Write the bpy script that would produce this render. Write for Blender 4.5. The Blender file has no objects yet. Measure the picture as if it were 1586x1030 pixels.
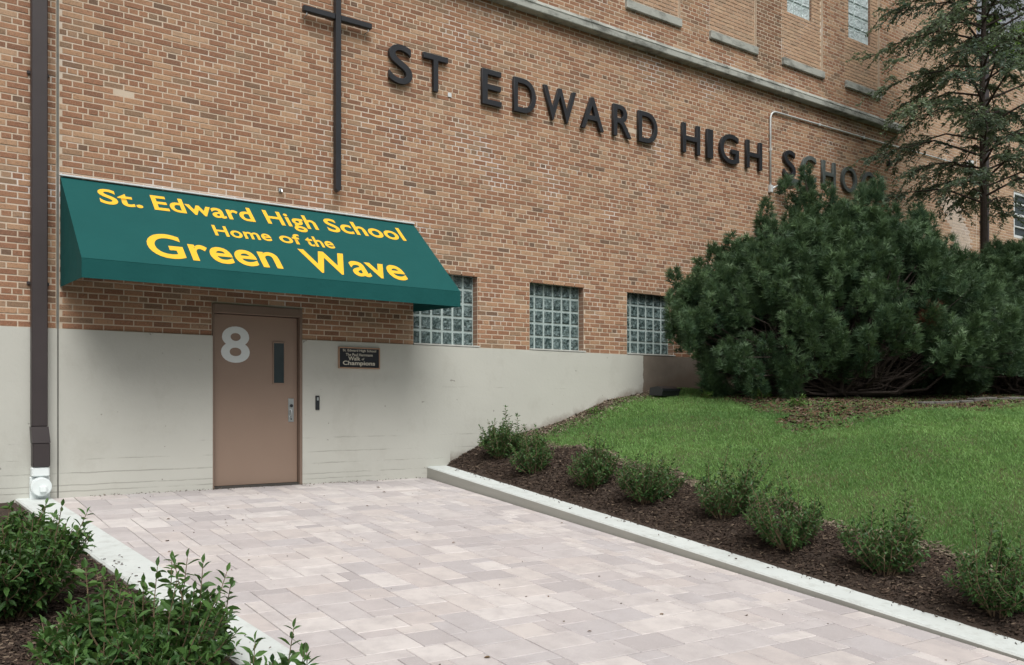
import bpy, math, random
import numpy as np
from mathutils import Vector, Matrix

SC = bpy.context.scene
COL = SC.collection
R = math.radians
rng = np.random.default_rng(7)
random.seed(7)

# ------------------------------------------------------------------ camera
# the wall is the plane y = 0 and faces -y; x runs along it, D = -y is the distance in front of it
CAM = np.array([0.0, -10.43, 0.976])
YAW = R(36.0)
cam_d = bpy.data.cameras.new('camera')
cam = bpy.data.objects.new('camera', cam_d)
COL.objects.link(cam)
cam.location = CAM
cam.rotation_euler = (R(90), 0, -YAW)
cam_d.sensor_width = 36.0
cam_d.lens = 36.0 * 1367.0 / 1586.0
cam_d.shift_y = 112.0 / 1586.0
cam_d.clip_end = 2000
cam_d.clip_start = 0.05
SC.camera = cam

# ------------------------------------------------------------------ sky, sun, exposure (overcast day)
SUN_EL, SUN_AZ = R(55), R(202)          # azimuth clockwise from +y: behind and a little left of the camera
w = bpy.data.worlds.new('World')
SC.world = w
w.use_nodes = True
nt = w.node_tree
bg = nt.nodes['Background']
sky = nt.nodes.new('ShaderNodeTexSky')
sky.sky_type = 'NISHITA'
sky.sun_disc = False
sky.sun_elevation = SUN_EL
sky.sun_rotation = SUN_AZ
sky.air_density = 1.0
sky.dust_density = 6.0
sky.ozone_density = 1.0
hs = nt.nodes.new('ShaderNodeHueSaturation')
hs.inputs['Saturation'].default_value = 0.22
nt.links.new(sky.outputs[0], hs.inputs['Color'])
nt.links.new(hs.outputs[0], bg.inputs['Color'])
bg.inputs['Strength'].default_value = 0.06
sun_d = bpy.data.lights.new('sun', 'SUN')
sun_d.energy = 1.5
sun_d.angle = R(42)
sun_d.color = (1.0, 0.965, 0.92)
sun = bpy.data.objects.new('sun', sun_d)
COL.objects.link(sun)
sdir = Vector((math.sin(SUN_AZ) * math.cos(SUN_EL), math.cos(SUN_AZ) * math.cos(SUN_EL), math.sin(SUN_EL)))
sun.rotation_euler = sdir.to_track_quat('Z', 'Y').to_euler()
sun.location = (0, -10, 20)
SC.view_settings.view_transform = 'Standard'
SC.view_settings.look = 'None'
SC.view_settings.gamma = 1.0
SC.view_settings.exposure = 0.80
SC.view_settings.use_curve_mapping = False
SC.render.engine = 'CYCLES'
SC.cycles.use_denoising = True
SC.cycles.max_bounces = 6
SC.cycles.transparent_max_bounces = 8

# ------------------------------------------------------------------ helpers: meshes
def setmesh(me, V, F, cols=None, smooth=False):
    V = np.asarray(V, dtype=np.float32).reshape(-1, 3)
    F = np.asarray(F, dtype=np.int32)
    n, k = F.shape
    me.vertices.add(len(V)); me.vertices.foreach_set('co', V.ravel())
    me.loops.add(n * k); me.loops.foreach_set('vertex_index', F.ravel())
    me.polygons.add(n)
    me.polygons.foreach_set('loop_start', np.arange(0, n * k, k, dtype=np.int32))
    me.polygons.foreach_set('loop_total', np.full(n, k, dtype=np.int32))
    me.polygons.foreach_set('use_smooth', np.full(n, bool(smooth)))
    if cols is not None:
        a = me.color_attributes.new('col', 'FLOAT_COLOR', 'POINT')
        c = np.ones((len(V), 4), dtype=np.float32); c[:, :3] = cols
        a.data.foreach_set('color', c.ravel())
    me.update(calc_edges=True)
    return me

def npmesh(name, V, F, mat=None, cols=None, smooth=False):
    me = setmesh(bpy.data.meshes.new(name), V, F, cols, smooth)
    if mat: me.materials.append(mat)
    return me

def link(name, me, parent=None, loc=None):
    o = bpy.data.objects.new(name, me)
    COL.objects.link(o)
    if parent is not None: o.parent = parent
    if loc is not None: o.location = loc
    return o

def empty(name, loc=(0, 0, 0), rz=0.0):
    o = bpy.data.objects.new(name, None)
    COL.objects.link(o)
    o.location = loc; o.rotation_euler = (0, 0, rz)
    o.empty_display_size = 0.2
    return o

def tag(o, label=None, cat=None, group=None, kind=None):
    if label: o['label'] = label
    if cat: o['category'] = cat
    if group: o['group'] = group
    if kind: o['kind'] = kind
    return o

class MB:
    """collects polygons of any size, then builds ONE mesh"""
    def __init__(s): s.v = []; s.f = []
    def add(s, vs, fs):
        b = len(s.v); s.v += [tuple(p) for p in vs]; s.f += [tuple(i + b for i in f) for f in fs]
    def box(s, x0, x1, y0, y1, z0, z1, b=0.0):
        if b <= 0:
            vs = [(x, y, z) for z in (z0, z1) for (x, y) in ((x0, y0), (x1, y0), (x1, y1), (x0, y1))]
            s.add(vs, [(3, 2, 1, 0), (4, 5, 6, 7), (0, 1, 5, 4), (1, 2, 6, 5), (2, 3, 7, 6), (3, 0, 4, 7)])
        else:
            # box with chamfered edges along all four vertical sides and around top and bottom
            def ring(z, i):
                return [(x0 + i + b, y0 + i, z), (x1 - i - b, y0 + i, z), (x1 - i, y0 + i + b, z), (x1 - i, y1 - i - b, z),
                        (x1 - i - b, y1 - i, z), (x0 + i + b, y1 - i, z), (x0 + i, y1 - i - b, z), (x0 + i, y0 + i + b, z)]
            vs = ring(z0, b) + ring(z0 + b, 0) + ring(z1 - b, 0) + ring(z1, b)
            fs = [tuple(range(7, -1, -1)), tuple(range(24, 32))]
            for k in range(3):
                for i in range(8):
                    j = (i + 1) % 8
                    fs.append((k * 8 + i, k * 8 + j, k * 8 + 8 + j, k * 8 + 8 + i))
            s.add(vs, fs)
    def tube(s, pts, rad, n=8, cap=True):
        pts = [Vector(p) for p in pts]
        rads = rad if isinstance(rad, (list, tuple)) else [rad] * len(pts)
        t0 = (pts[1] - pts[0]).normalized()
        u = t0.orthogonal().normalized()
        rings = []
        for i, p in enumerate(pts):
            if i == 0: t = pts[1] - pts[0]
            elif i == len(pts) - 1: t = pts[-1] - pts[-2]
            else: t = (pts[i + 1] - p).normalized() + (p - pts[i - 1]).normalized()
            t = t.normalized()
            u = (u - t * u.dot(t)).normalized()
            v = t.cross(u)
            rings.append([p + (u * math.cos(2 * math.pi * k / n) + v * math.sin(2 * math.pi * k / n)) * rads[i] for k in range(n)])
        vs = [q for r in rings for q in r]
        fs = []
        for i in range(len(pts) - 1):
            for k in range(n):
                j = (k + 1) % n
                fs.append((i * n + k, i * n + j, (i + 1) * n + j, (i + 1) * n + k))
        if cap:
            fs.append(tuple(range(n - 1, -1, -1))); fs.append(tuple((len(pts) - 1) * n + k for k in range(n)))
        s.add(vs, fs)
    def prism(s, poly, y0, y1):
        """poly in (x, z), extruded along y"""
        n = len(poly)
        vs = [(x, y0, z) for x, z in poly] + [(x, y1, z) for x, z in poly]
        fs = [tuple(range(n)), tuple(range(2 * n - 1, n - 1, -1))]
        for i in range(n):
            j = (i + 1) % n
            fs.append((i, i + n, j + n, j))
        s.add(vs, fs)
    def prism_x(s, poly, x0, x1):
        """poly in (y, z), extruded along x"""
        n = len(poly)
        vs = [(x0, y, z) for y, z in poly] + [(x1, y, z) for y, z in poly]
        fs = [tuple(range(n - 1, -1, -1)), tuple(range(n, 2 * n))]
        for i in range(n):
            j = (i + 1) % n
            fs.append((i, j, j + n, i + n))
        s.add(vs, fs)
    def mesh(s, name, mat, smooth=False):
        me = bpy.data.meshes.new(name)
        me.from_pydata(s.v, [], s.f)
        if smooth:
            for p in me.polygons: p.use_smooth = True
        if mat: me.materials.append(mat)
        me.update()
        return me
    def build(s, name, mat, parent=None, smooth=False):
        return link(name, s.mesh(name, mat, smooth), parent)

# ------------------------------------------------------------------ helpers: materials
class NT:
    def __init__(s, name):
        s.m = bpy.data.materials.new(name); s.m.use_nodes = True
        s.t = s.m.node_tree; s.n = s.t.nodes; s.l = s.t.links
        s.b = s.n['Principled BSDF']
        s.out = s.n['Material Output']
    def node(s, t, **kw):
        x = s.n.new(t)
        for k, v in kw.items(): setattr(x, k, v)
        return x
    def pos(s):
        return s.node('ShaderNodeNewGeometry').outputs['Position']
    def obj(s):
        return s.node('ShaderNodeTexCoord').outputs['Object']
    def noise(s, scale, vec=None, detail=4.0, rough=0.55, stretch=None):
        x = s.node('ShaderNodeTexNoise')
        x.inputs['Scale'].default_value = scale; x.inputs['Detail'].default_value = detail; x.inputs['Roughness'].default_value = rough
        v = vec if vec is not None else s.pos()
        if stretch:
            mp = s.node('ShaderNodeMapping'); mp.inputs['Scale'].default_value = stretch
            s.l.new(v, mp.inputs['Vector']); v = mp.outputs[0]
        s.l.new(v, x.inputs['Vector'])
        return x.outputs['Fac']
    def ramp(s, fac, stops):
        x = s.node('ShaderNodeValToRGB'); e = x.color_ramp.elements
        while len(e) < len(stops): e.new(0.5)
        for i, (p, c) in enumerate(stops):
            e[i].position = p; e[i].color = (*c, 1) if len(c) == 3 else c
        s.l.new(fac, x.inputs[0])
        return x.outputs[0]
    def mix(s, a, b, fac, mode='MIX'):
        x = s.node('ShaderNodeMix', data_type='RGBA', blend_type=mode)
        for sock, v in ((x.inputs[0], fac), (x.inputs[6], a), (x.inputs[7], b)):
            if hasattr(v, 'is_linked') or hasattr(v, 'links'): s.l.new(v, sock)
            elif isinstance(v, (int, float)): sock.default_value = v
            else: sock.default_value = (*v, 1) if len(v) == 3 else v
        return x.outputs[2]
    def math(s, op, a, b=None, c=None):
        x = s.node('ShaderNodeMath', operation=op)
        for i, v in enumerate((a, b, c)):
            if v is None: continue
            if isinstance(v, (int, float)): x.inputs[i].default_value = v
            else: s.l.new(v, x.inputs[i])
        return x.outputs[0]
    def attr(s, name='col'):
        x = s.node('ShaderNodeVertexColor'); x.layer_name = name
        return x.outputs[0]
    def xyz(s, v=None):
        x = s.node('ShaderNodeSeparateXYZ'); s.l.new(v if v is not None else s.pos(), x.inputs[0])
        return x.outputs
    def bump(s, h, strength=0.3, dist=0.01):
        x = s.node('ShaderNodeBump'); x.inputs['Strength'].default_value = strength; x.inputs['Distance'].default_value = dist
        s.l.new(h, x.inputs['Height']); s.l.new(x.outputs[0], s.b.inputs['Normal'])
    def set(s, col=None, rough=0.7, metal=0.0, spec=0.4):
        if col is not None:
            if hasattr(col, 'links'): s.l.new(col, s.b.inputs['Base Color'])
            else: s.b.inputs['Base Color'].default_value = (*col, 1)
        if hasattr(rough, 'links'): s.l.new(rough, s.b.inputs['Roughness'])
        else: s.b.inputs['Roughness'].default_value = rough
        s.b.inputs['Metallic'].default_value = metal
        s.b.inputs['Specular IOR Level'].default_value = spec
        return s.m

def plain(name, col, rough=0.6, metal=0.0, spec=0.4, var=0.18, scale=18.0, bump=0.0, bscale=120.0):
    k = NT(name)
    c = k.mix(tuple(x * (1 - var) for x in col), tuple(min(1, x * (1 + var)) for x in col), k.noise(scale))
    if bump: k.bump(k.noise(bscale), bump, 0.004)
    return k.set(c, rough, metal, spec)

def leafmat(name, trans=0.28, rough=0.5):
    k = NT(name)
    c = k.mix(k.attr(), (0.02, 0.03, 0.01), k.math('MULTIPLY', k.noise(30.0), 0.25))
    k.set(c, rough, 0, 0.35)
    t = k.node('ShaderNodeBsdfTranslucent')
    k.l.new(k.mix(k.attr(), (0.25, 0.35, 0.05), 0.25), t.inputs['Color'])
    ms = k.node('ShaderNodeMixShader'); ms.inputs[0].default_value = trans
    k.l.new(k.b.outputs[0], ms.inputs[1]); k.l.new(t.outputs[0], ms.inputs[2])
    k.l.new(ms.outputs[0], k.out.inputs['Surface'])
    return k.m

M = {}
# brick: per-brick colour attribute, fine speckle, faint weather streaks with their own shape
k = NT('brick'); c = k.attr()
c = k.mix(c, (0.10, 0.075, 0.06), k.math('MULTIPLY', k.ramp(k.noise(55.0, detail=3), [(0.50, (0, 0, 0)), (0.72, (1, 1, 1))]), 0.45))
c = k.mix(c, (0.56, 0.45, 0.34), k.math('MULTIPLY', k.ramp(k.noise(120.0, detail=2), [(0.55, (0, 0, 0)), (0.75, (1, 1, 1))]), 0.35))
st = k.ramp(k.noise(0.9, detail=6, rough=0.65, stretch=(1.4, 1, 0.55)), [(0.52, (0, 0, 0)), (0.75, (1, 1, 1))])
c = k.mix(c, (0.10, 0.085, 0.07), k.math('MULTIPLY', st, 0.30))
k.bump(k.noise(160.0, detail=5), 0.55, 0.004)
M['brick'] = k.set(c, 0.9, 0, 0.2)
k = NT('mortar')
c = k.mix((0.47, 0.385, 0.29), (0.63, 0.535, 0.43), k.noise(2.2, detail=6))
c = k.mix(c, (0.76, 0.76, 0.77), k.math('MULTIPLY', k.ramp(k.noise(0.8, detail=5, rough=0.7), [(0.54, (0, 0, 0)), (0.66, (1, 1, 1))]), 0.6))
k.bump(k.noise(140.0), 0.4, 0.004)
M['mortar'] = k.set(c, 0.95, 0, 0.1)
# painted concrete base
k = NT('painted_concrete')
X = k.xyz()
c = k.mix((0.44, 0.444, 0.402), (0.54, 0.545, 0.497), k.noise(0.9, detail=7, rough=0.62, stretch=(0.6, 1, 1.3)))
c = k.mix(c, (0.30, 0.285, 0.24), k.math('MULTIPLY', k.ramp(k.noise(1.7, detail=10, rough=0.74, stretch=(1, 1, .7)), [(0.52, (0, 0, 0)), (0.76, (1, 1, 1))]), 0.32))
lines = None
for zl, thick, lo in ((0.245, .006, .50), (0.115, .005, .47), (0.39, .005, .52), (0.565, .007, .55), (0.05, .006, .5), (1.22, .003, .6)):
    wob = k.math('MULTIPLY_ADD', k.noise(3.0, stretch=(1, 0.1, 0.1)), 0.03, -0.015)
    dz = k.math('ABSOLUTE', k.math('SUBTRACT', k.math('ADD', X[2], wob), zl))
    on = k.math('MULTIPLY', k.math('LESS_THAN', dz, thick), k.ramp(k.noise(0.9, detail=6, rough=0.75, stretch=(1, 0, 3)), [(lo - .07, (0, 0, 0)), (lo + .04, (1, 1, 1))]))
    lines = on if lines is None else k.math('MAXIMUM', lines, on)
holes = k.ramp(k.noise(11.0, detail=2), [(0.735, (0, 0, 0)), (0.76, (1, 1, 1))])
c = k.mix(c, (0.16, 0.15, 0.13), k.math('MULTIPLY', lines, 0.40))
c = k.mix(c, (0.20, 0.185, 0.16), k.math('MULTIPLY', holes, 0.7))
# bare, unpainted stretch behind the pine
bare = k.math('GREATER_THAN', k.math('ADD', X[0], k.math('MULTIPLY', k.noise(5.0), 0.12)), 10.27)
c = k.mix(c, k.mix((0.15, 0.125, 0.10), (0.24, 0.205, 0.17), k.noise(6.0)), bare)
gl_ = k.math('MULTIPLY_ADD', X[0], 0.27, 0.20 - 0.27 * 6.6)
dirt = k.math('SUBTRACT', k.math('MULTIPLY_ADD', k.noise(3.5, detail=7, rough=0.7), 0.42, -0.06), k.math('SUBTRACT', X[2], gl_))
dirt = k.math('MULTIPLY', k.ramp(k.math('MULTIPLY', dirt, 4.0), [(0.0, (0, 0, 0)), (0.6, (1, 1, 1))]), k.math('GREATER_THAN', X[0], 6.5))
c = k.mix(c, (0.16, 0.12, 0.09), k.math('MULTIPLY', dirt, 0.7))
hb = k.math('ADD', k.math('MULTIPLY', k.noise(26.0, detail=6), 0.6), k.math('MULTIPLY', k.math('MAXIMUM', lines, holes), -0.6))
k.bump(hb, 0.5, 0.006)
M['concrete'] = k.set(c, 0.75, 0, 0.3)
# kerb concrete
k = NT('kerb_concrete')
c = k.mix((0.49, 0.53, 0.52), (0.63, 0.672, 0.66), k.noise(1.7, detail=8, rough=0.66))
c = k.mix(c, (0.27, 0.27, 0.24), k.math('MULTIPLY', k.ramp(k.noise(7.0, detail=8, rough=0.75), [(0.50, (0, 0, 0)), (0.72, (1, 1, 1))]), 0.45))
# upright faces get a darker, greyer mix than the top
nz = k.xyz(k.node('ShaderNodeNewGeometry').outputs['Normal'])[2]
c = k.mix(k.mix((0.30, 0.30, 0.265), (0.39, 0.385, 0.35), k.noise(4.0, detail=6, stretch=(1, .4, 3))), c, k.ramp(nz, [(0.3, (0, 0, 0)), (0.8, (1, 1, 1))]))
k.bump(k.noise(70.0, detail=6), 0.35, 0.004)
M['kerb'] = k.set(c, 0.8, 0, 0.25)
# ledge / sill stone
k = NT('limestone')
c = k.mix((0.30, 0.315, 0.285), (0.44, 0.45, 0.415), k.noise(3.0, detail=7, rough=0.65))
c = k.mix(c, (0.10, 0.105, 0.095), k.math('MULTIPLY', k.ramp(k.noise(2.3, detail=9, rough=0.72, stretch=(1, 1, 2.2)), [(0.47, (0, 0, 0)), (0.62, (1, 1, 1))]), 0.8))
k.bump(k.noise(45.0, detail=6), 0.5, 0.006)
M['stone'] = k.set(c, 0.85, 0, 0.25)
# pavers
k = NT('paver'); c = k.attr()
c = k.mix(c, (0.38, 0.352, 0.352), k.math('MULTIPLY', k.ramp(k.noise(5.0, detail=6, rough=0.68), [(0.42, (0, 0, 0)), (0.70, (1, 1, 1))]), 0.70))
c = k.mix(c, (0.60, 0.575, 0.55), k.math('MULTIPLY', k.ramp(k.noise(90.0, detail=3), [(0.52, (0, 0, 0)), (0.74, (1, 1, 1))]), 0.35))
c = k.mix(c, (0.17, 0.15, 0.13), k.math('MULTIPLY', k.ramp(k.noise(0.9, detail=8, rough=0.7), [(0.60, (0, 0, 0)), (0.78, (1, 1, 1))]), 0.25))
k.bump(k.noise(130.0, detail=5), 0.35, 0.004)
M['paver'] = k.set(c, 0.72, 0, 0.35)
M['joint_sand'] = plain('joint_sand', (0.10, 0.088, 0.076), 0.95, var=0.5, scale=14, bump=0.5)
# soils
k = NT('mulch_soil')
c = k.mix((0.030, 0.022, 0.018), (0.11, 0.084, 0.068), k.noise(22.0, detail=8, rough=0.75))
k.bump(k.noise(38.0, detail=8, rough=0.75), 1.0, 0.03)
M['mulch'] = k.set(c, 0.95, 0, 0.12)
k = NT('chip'); c = k.attr(); M['chip'] = k.set(k.mix(c, (0.02, 0.014, 0.01), k.math('MULTIPLY', k.noise(60.0), 0.5)), 0.9, 0, 0.15)
k = NT('lawn_soil')
c = k.mix((0.055, 0.105, 0.030), (0.085, 0.095, 0.045), k.ramp(k.noise(1.6, detail=7, rough=0.7), [(0.42, (0, 0, 0)), (0.62, (1, 1, 1))]))
c = k.mix(c, (0.13, 0.105, 0.08), k.math('MULTIPLY', k.ramp(k.noise(14.0, detail=6), [(0.5, (0, 0, 0)), (0.7, (1, 1, 1))]), 0.25))
k.bump(k.noise(30.0, detail=7), 0.8, 0.03)
M['lawn'] = k.set(c, 0.95, 0, 0.1)
M['grass'] = leafmat('grass_blade', 0.42, 0.6)
M['leaf'] = leafmat('shrub_leaf', 0.26, 0.42)
M['needle'] = leafmat('pine_needle', 0.15, 0.55)
M['treeleaf'] = leafmat('tree_leaf', 0.42, 0.5)
M['bark'] = plain('bark', (0.045, 0.034, 0.028), 0.9, var=0.5, scale=25, bump=0.9, bscale=40)
M['twig'] = plain('twig', (0.16, 0.115, 0.07), 0.8, var=0.35, scale=40)
M['ground'] = plain('ground_soil', (0.05, 0.06, 0.03), 0.95, var=0.4, scale=0.5)
# manufactured
k = NT('awning_fabric')
wv = k.node('ShaderNodeTexWave'); wv.inputs['Scale'].default_value = 260.0; k.l.new(k.pos(), wv.inputs['Vector'])
c = k.mix((0.008, 0.072, 0.070), (0.010, 0.086, 0.083), k.noise(2.2, detail=5))
k.bump(k.math('ADD', k.math('MULTIPLY', k.noise(3.5, detail=3), 4.0), k.math('MULTIPLY', wv.outputs['Fac'], 0.05)), 0.16, 0.02)
M['fabric'] = k.set(c, 0.8, 0, 0.15)
M['yellow'] = plain('yellow_print', (0.80, 0.46, 0.028), 0.6, var=0.05, scale=6)
M['black_metal'] = plain('black_paint', (0.018, 0.020, 0.024), 0.42, 0.0, 0.5, var=0.3, scale=6)
M['worn_letter'] = plain('weathered_bronze', (0.10, 0.12, 0.116), 0.5, 0.25, 0.5, var=0.6, scale=7)
M['brown_metal'] = plain('brown_metal', (0.040, 0.032, 0.033), 0.45, 0.0, 0.5, var=0.2, scale=5)
M['door'] = plain('brown_door_paint', (0.262, 0.188, 0.143), 0.48, 0.0, 0.45, var=0.06, scale=3, bump=0.06, bscale=60)
M['door_frame'] = plain('brown_frame_paint', (0.195, 0.140, 0.108), 0.5, var=0.1, scale=5)
M['number'] = plain('grey_vinyl', (0.66, 0.71, 0.71), 0.5, var=0.04)
M['white_plastic'] = plain('white_plastic', (0.74, 0.80, 0.80), 0.35, 0, 0.5, var=0.06, scale=9)
M['steel'] = plain('brushed_steel', (0.50, 0.53, 0.54), 0.34, 0.85, 0.5, var=0.12, scale=30)
M['galv'] = plain('galvanised_pipe', (0.58, 0.61, 0.61), 0.5, 0.2, 0.5, var=0.25, scale=12)
M['dark_glass'] = plain('wired_door_glass', (0.030, 0.046, 0.050), 0.12, 0, 0.5, var=0.2, scale=8)
M['sealant'] = plain('grey_sealant', (0.16, 0.16, 0.145), 0.85, var=0.4, scale=9)
M['dark_gap'] = plain('dark_sealant', (0.055, 0.052, 0.047), 0.85, var=0.3, scale=9)
M['plaque'] = plain('plaque_black', (0.012, 0.014, 0.020), 0.4, var=0.2)
M['bronze'] = plain('plaque_bronze', (0.42, 0.27, 0.185), 0.4, 0.5, 0.5, var=0.15)
M['cream'] = plain('plaque_text', (0.62, 0.58, 0.48), 0.5, var=0.05)
M['white_trim'] = plain('white_trim', (0.62, 0.65, 0.66), 0.5, var=0.1)
M['light_grout'] = plain('glass_block_grout', (0.38, 0.46, 0.45), 0.8, var=0.3, scale=20)
M['window_sill'] = plain('sill_cement', (0.46, 0.47, 0.44), 0.8, var=0.25, scale=14)
M['edge_stone'] = plain('edging_stone', (0.11, 0.105, 0.095), 0.9, var=0.5, scale=9, bump=0.6, bscale=40)
M['old_leaf'] = plain('dry_leaf', (0.13, 0.085, 0.045), 0.8, var=0.5, scale=30)
k = NT('glass_block')
c = k.mix((0.022, 0.042, 0.042), (0.24, 0.32, 0.32), k.ramp(k.noise(24.0, detail=5, rough=0.7), [(0.40, (0, 0, 0)), (0.72, (1, 1, 1))]))
k.bump(k.noise(13.0, detail=2), 0.9, 0.05)
k.b.inputs['Coat Weight'].default_value = 0.25
k.b.inputs['Coat Roughness'].default_value = 0.08
M['glass_block'] = k.set(c, 0.22, 0, 0.42)
k = NT('pale_glass_block')
c = k.mix((0.34, 0.42, 0.43), (0.60, 0.68, 0.69), k.noise(8.0, detail=4))
k.bump(k.noise(14.0, detail=2), 0.8, 0.05)
M['pale_glass'] = k.set(c, 0.2, 0, 0.5)

# ------------------------------------------------------------------ shape of the ground
def interp(x, xs, ys): return np.interp(x, xs, ys)
def k_of(x): return interp(x, [1.5, 6.2], [0.070, 0.090])
def z_pave(x, D): return -0.012 - k_of(x) * D
def z_kerb(D): return np.maximum(0.140 - 0.106 * D, z_pave(6.13, D) + 0.02)
GX = [6.3, 6.47, 6.6, 7.03, 8.0, 8.9, 9.4, 10.8, 40]
GZ = [0.11, 0.13, 0.20, 0.40, 0.60, 0.86, 1.03, 1.24, 1.25]
SX = [6.3, 6.47, 7.57, 9.0, 11.0, 14.0, 16.0, 30]
SS = [0.106, 0.106, 0.140, 0.112, 0.080, 0.050, 0.036, 0.02]
def hnoise(x, y, s=1.0, seed=0.0):
    return (np.sin(x * 1.7 * s + 1.3 + seed) * np.cos(y * 1.3 * s - .4 + seed) + .5 * np.sin(x * 3.9 * s - y * 2.7 * s + seed * 2) + .3 * np.cos(x * 7.1 * s + y * 6.3 * s + seed)) / 1.8
def z_lawn(x, D):
    x = np.asarray(x, float); D = np.asarray(D, float)
    z = interp(x, GX, GZ) - interp(x, SX, SS) * D
    q = np.clip((x - 6.6) / 0.5, 0, 1)
    return z + q * 0.025 * hnoise(x, D, 1.1)
def xb(D):     # boundary between mulch and lawn (scalloped)
    D = np.asarray(D, float)
    return interp(D, [0, .5, 1.2, 2.5, 4, 5.5, 7, 10], [7.25, 7.55, 7.72, 7.68, 7.62, 7.62, 7.6, 7.6]) + 0.07 * np.sin(D * 4.3 + .8) + .03 * np.sin(D * 11)
def xk(D): return 1.54 + 0.066 * D          # inner edge of the left kerb
def z_left(x, D):
    x = np.asarray(x, float); D = np.asarray(D, float)
    return -0.03 - 0.070 * D - 0.03 * np.clip((xk(D) - .33 - x), 0, 1) + 0.02 * hnoise(x, D, 2.0, 3)

RV = np.array([math.cos(YAW), -math.sin(YAW), 0.0]); FV = np.array([math.sin(YAW), math.cos(YAW), 0.0])
def project(P):
    v = np.asarray(P, float) - CAM
    d = v @ FV
    return 793 + 1367 * (v @ RV) / d, 627 - 1367 * v[..., 2] / d, d

# ------------------------------------------------------------------ the setting
g = MB(); g.add([(-600, -600, -1.9), (600, -600, -1.9), (600, 600, -1.9), (-600, 600, -1.9)], [(0, 1, 2, 3)])
tag(g.build('ground', M['ground']), kind='structure')

def grid_mesh(name, xs, ys, zf, mat, cut=None):
    X, Y = np.meshgrid(xs, ys); Z = zf(X, -Y)
    V = np.stack([X, Y, Z], -1).reshape(-1, 3)
    nx, ny = len(xs), len(ys)
    i = np.arange(nx - 1)[None, :] + np.arange(ny - 1)[:, None] * nx
    F = np.stack([i, i + 1, i + nx + 1, i + nx], -1).reshape(-1, 4)
    if cut is not None:
        cen = V[F].mean(1); F = F[cut(cen[:, 0], -cen[:, 1])]
    return link(name, npmesh(name, V, F, mat, smooth=True))

lawn = grid_mesh('lawn', np.concatenate([np.arange(6.44, 12, .08), np.arange(12, 34.1, .4)]), np.arange(-14, 0.02, .1), lambda x, D: np.maximum(z_lawn(x, D), -1.7), M['lawn'])
tag(lawn, kind='structure')
def zm(x, D):
    z = z_lawn(x, D) + .022 + .018 * hnoise(x, D, 5.5, 1)
    e = np.clip((x - 6.42) / .25, 0, 1)
    return np.minimum(z, z_kerb(D) - .012 + e * .6) - .08 * np.clip((x - xb(D) + .06) / .12, 0, 1)
mulch_r = grid_mesh('mulch_bed', np.arange(6.42, 8.0, .035), np.arange(-11, 0.01, .045), zm, M['mulch'], lambda x, D: x < xb(D) + .09)
tag(mulch_r, kind='structure')
mulch_l = grid_mesh('mulch_bed', np.arange(-4.0, 1.9, .05), np.arange(-12.5, 0.01, .05), lambda x, D: z_left(x, D) + .012 * hnoise(x, D, 7), M['mulch'], lambda x, D: x < xk(D) - .25)
tag(mulch_l, kind='structure')

# left kerb, flush with the paving
def kerb_beam(name, xi, xo, zt, d0, d1, n=24, ch=0.014):
    vs = []; fs = []
    Ds = np.linspace(d0, d1, n)
    for D in Ds:
        a, b, z = float(xi(D)), float(xo(D)), float(zt(D))
        s = 1 if b > a else -1
        vs += [(a, -D, -1.8), (a, -D, z - ch), (a + s * ch, -D, z), (b - s * ch, -D, z), (b, -D, z - ch), (b, -D, -1.8)]
    for i in range(n - 1):
        for j in range(5):
            q = (i * 6 + j, i * 6 + j + 1, (i + 1) * 6 + j + 1, (i + 1) * 6 + j)
            fs.append(q if xo(0) < xi(0) else q[::-1])
    e = tuple(range(6)); l = tuple((n - 1) * 6 + j for j in range(6))
    fs += [e, l[::-1]]
    me = bpy.data.meshes.new(name); me.from_pydata(vs, [], fs); me.materials.append(M['kerb']); me.update()
    return link(name, me)
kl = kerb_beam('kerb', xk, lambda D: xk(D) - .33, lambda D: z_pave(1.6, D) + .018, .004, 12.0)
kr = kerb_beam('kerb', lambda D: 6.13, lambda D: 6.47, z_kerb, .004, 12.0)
tag(kl, kind='structure'); tag(kr, kind='structure')

# paved walk: sand sheet and pavers
walk = grid_mesh('walkway', np.arange(1.0, 6.21, .1), np.arange(-12, 0.01, .1), lambda x, D: z_pave(x, D) - .011, M['joint_sand'], lambda x, D: x > xk(D) - .14)
tag(walk, kind='structure')
U = 0.128
NX, ND = int((6.2 - 1.25) / U), int(11.4 / U)
occ = np.zeros((NX, ND), bool)
SIZES = [(3, 2), (2, 2), (2, 3), (3, 1), (2, 1), (4, 2), (1, 2), (3, 3)]
WTS = np.array([5, 3, 2.5, 1.3, 1.0, 1.6, .5, .6])
placed = []
pr = random.Random(11)
for j in range(ND):
    for i in range(NX):
        if occ[i, j]: continue
        opts = [(s, wt) for s, wt in zip(SIZES, WTS) if i + s[0] <= NX and j + s[1] <= ND and not occ[i:i + s[0], j:j + s[1]].any()]
        s = pr.choices([o[0] for o in opts], [o[1] for o in opts])[0] if opts else (1, 1)
        occ[i:i + s[0], j:j + s[1]] = True
        placed.append((i, j, s))
PPAL = [(.52, .482, .468), (.475, .435, .425), (.57, .53, .508), (.43, .396, .39), (.51, .462, .44), (.545, .50, .475), (.46, .43, .428), (.585, .548, .528), (.495, .46, .452), (.405, .372, .368)]
PPAL = [tuple(.92 * c + .08 * m for c, m in zip(((p[0] - .49) * 1.15 + .485, (p[1] - .452) * 1.15 + .452, (p[2] - .44) * 1.15 + .448), (.50, .463, .455))) for p in PPAL]
PW = [5, 4, 4, 2.5, 4, 4, 4, 2, 5, 1]
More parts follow.
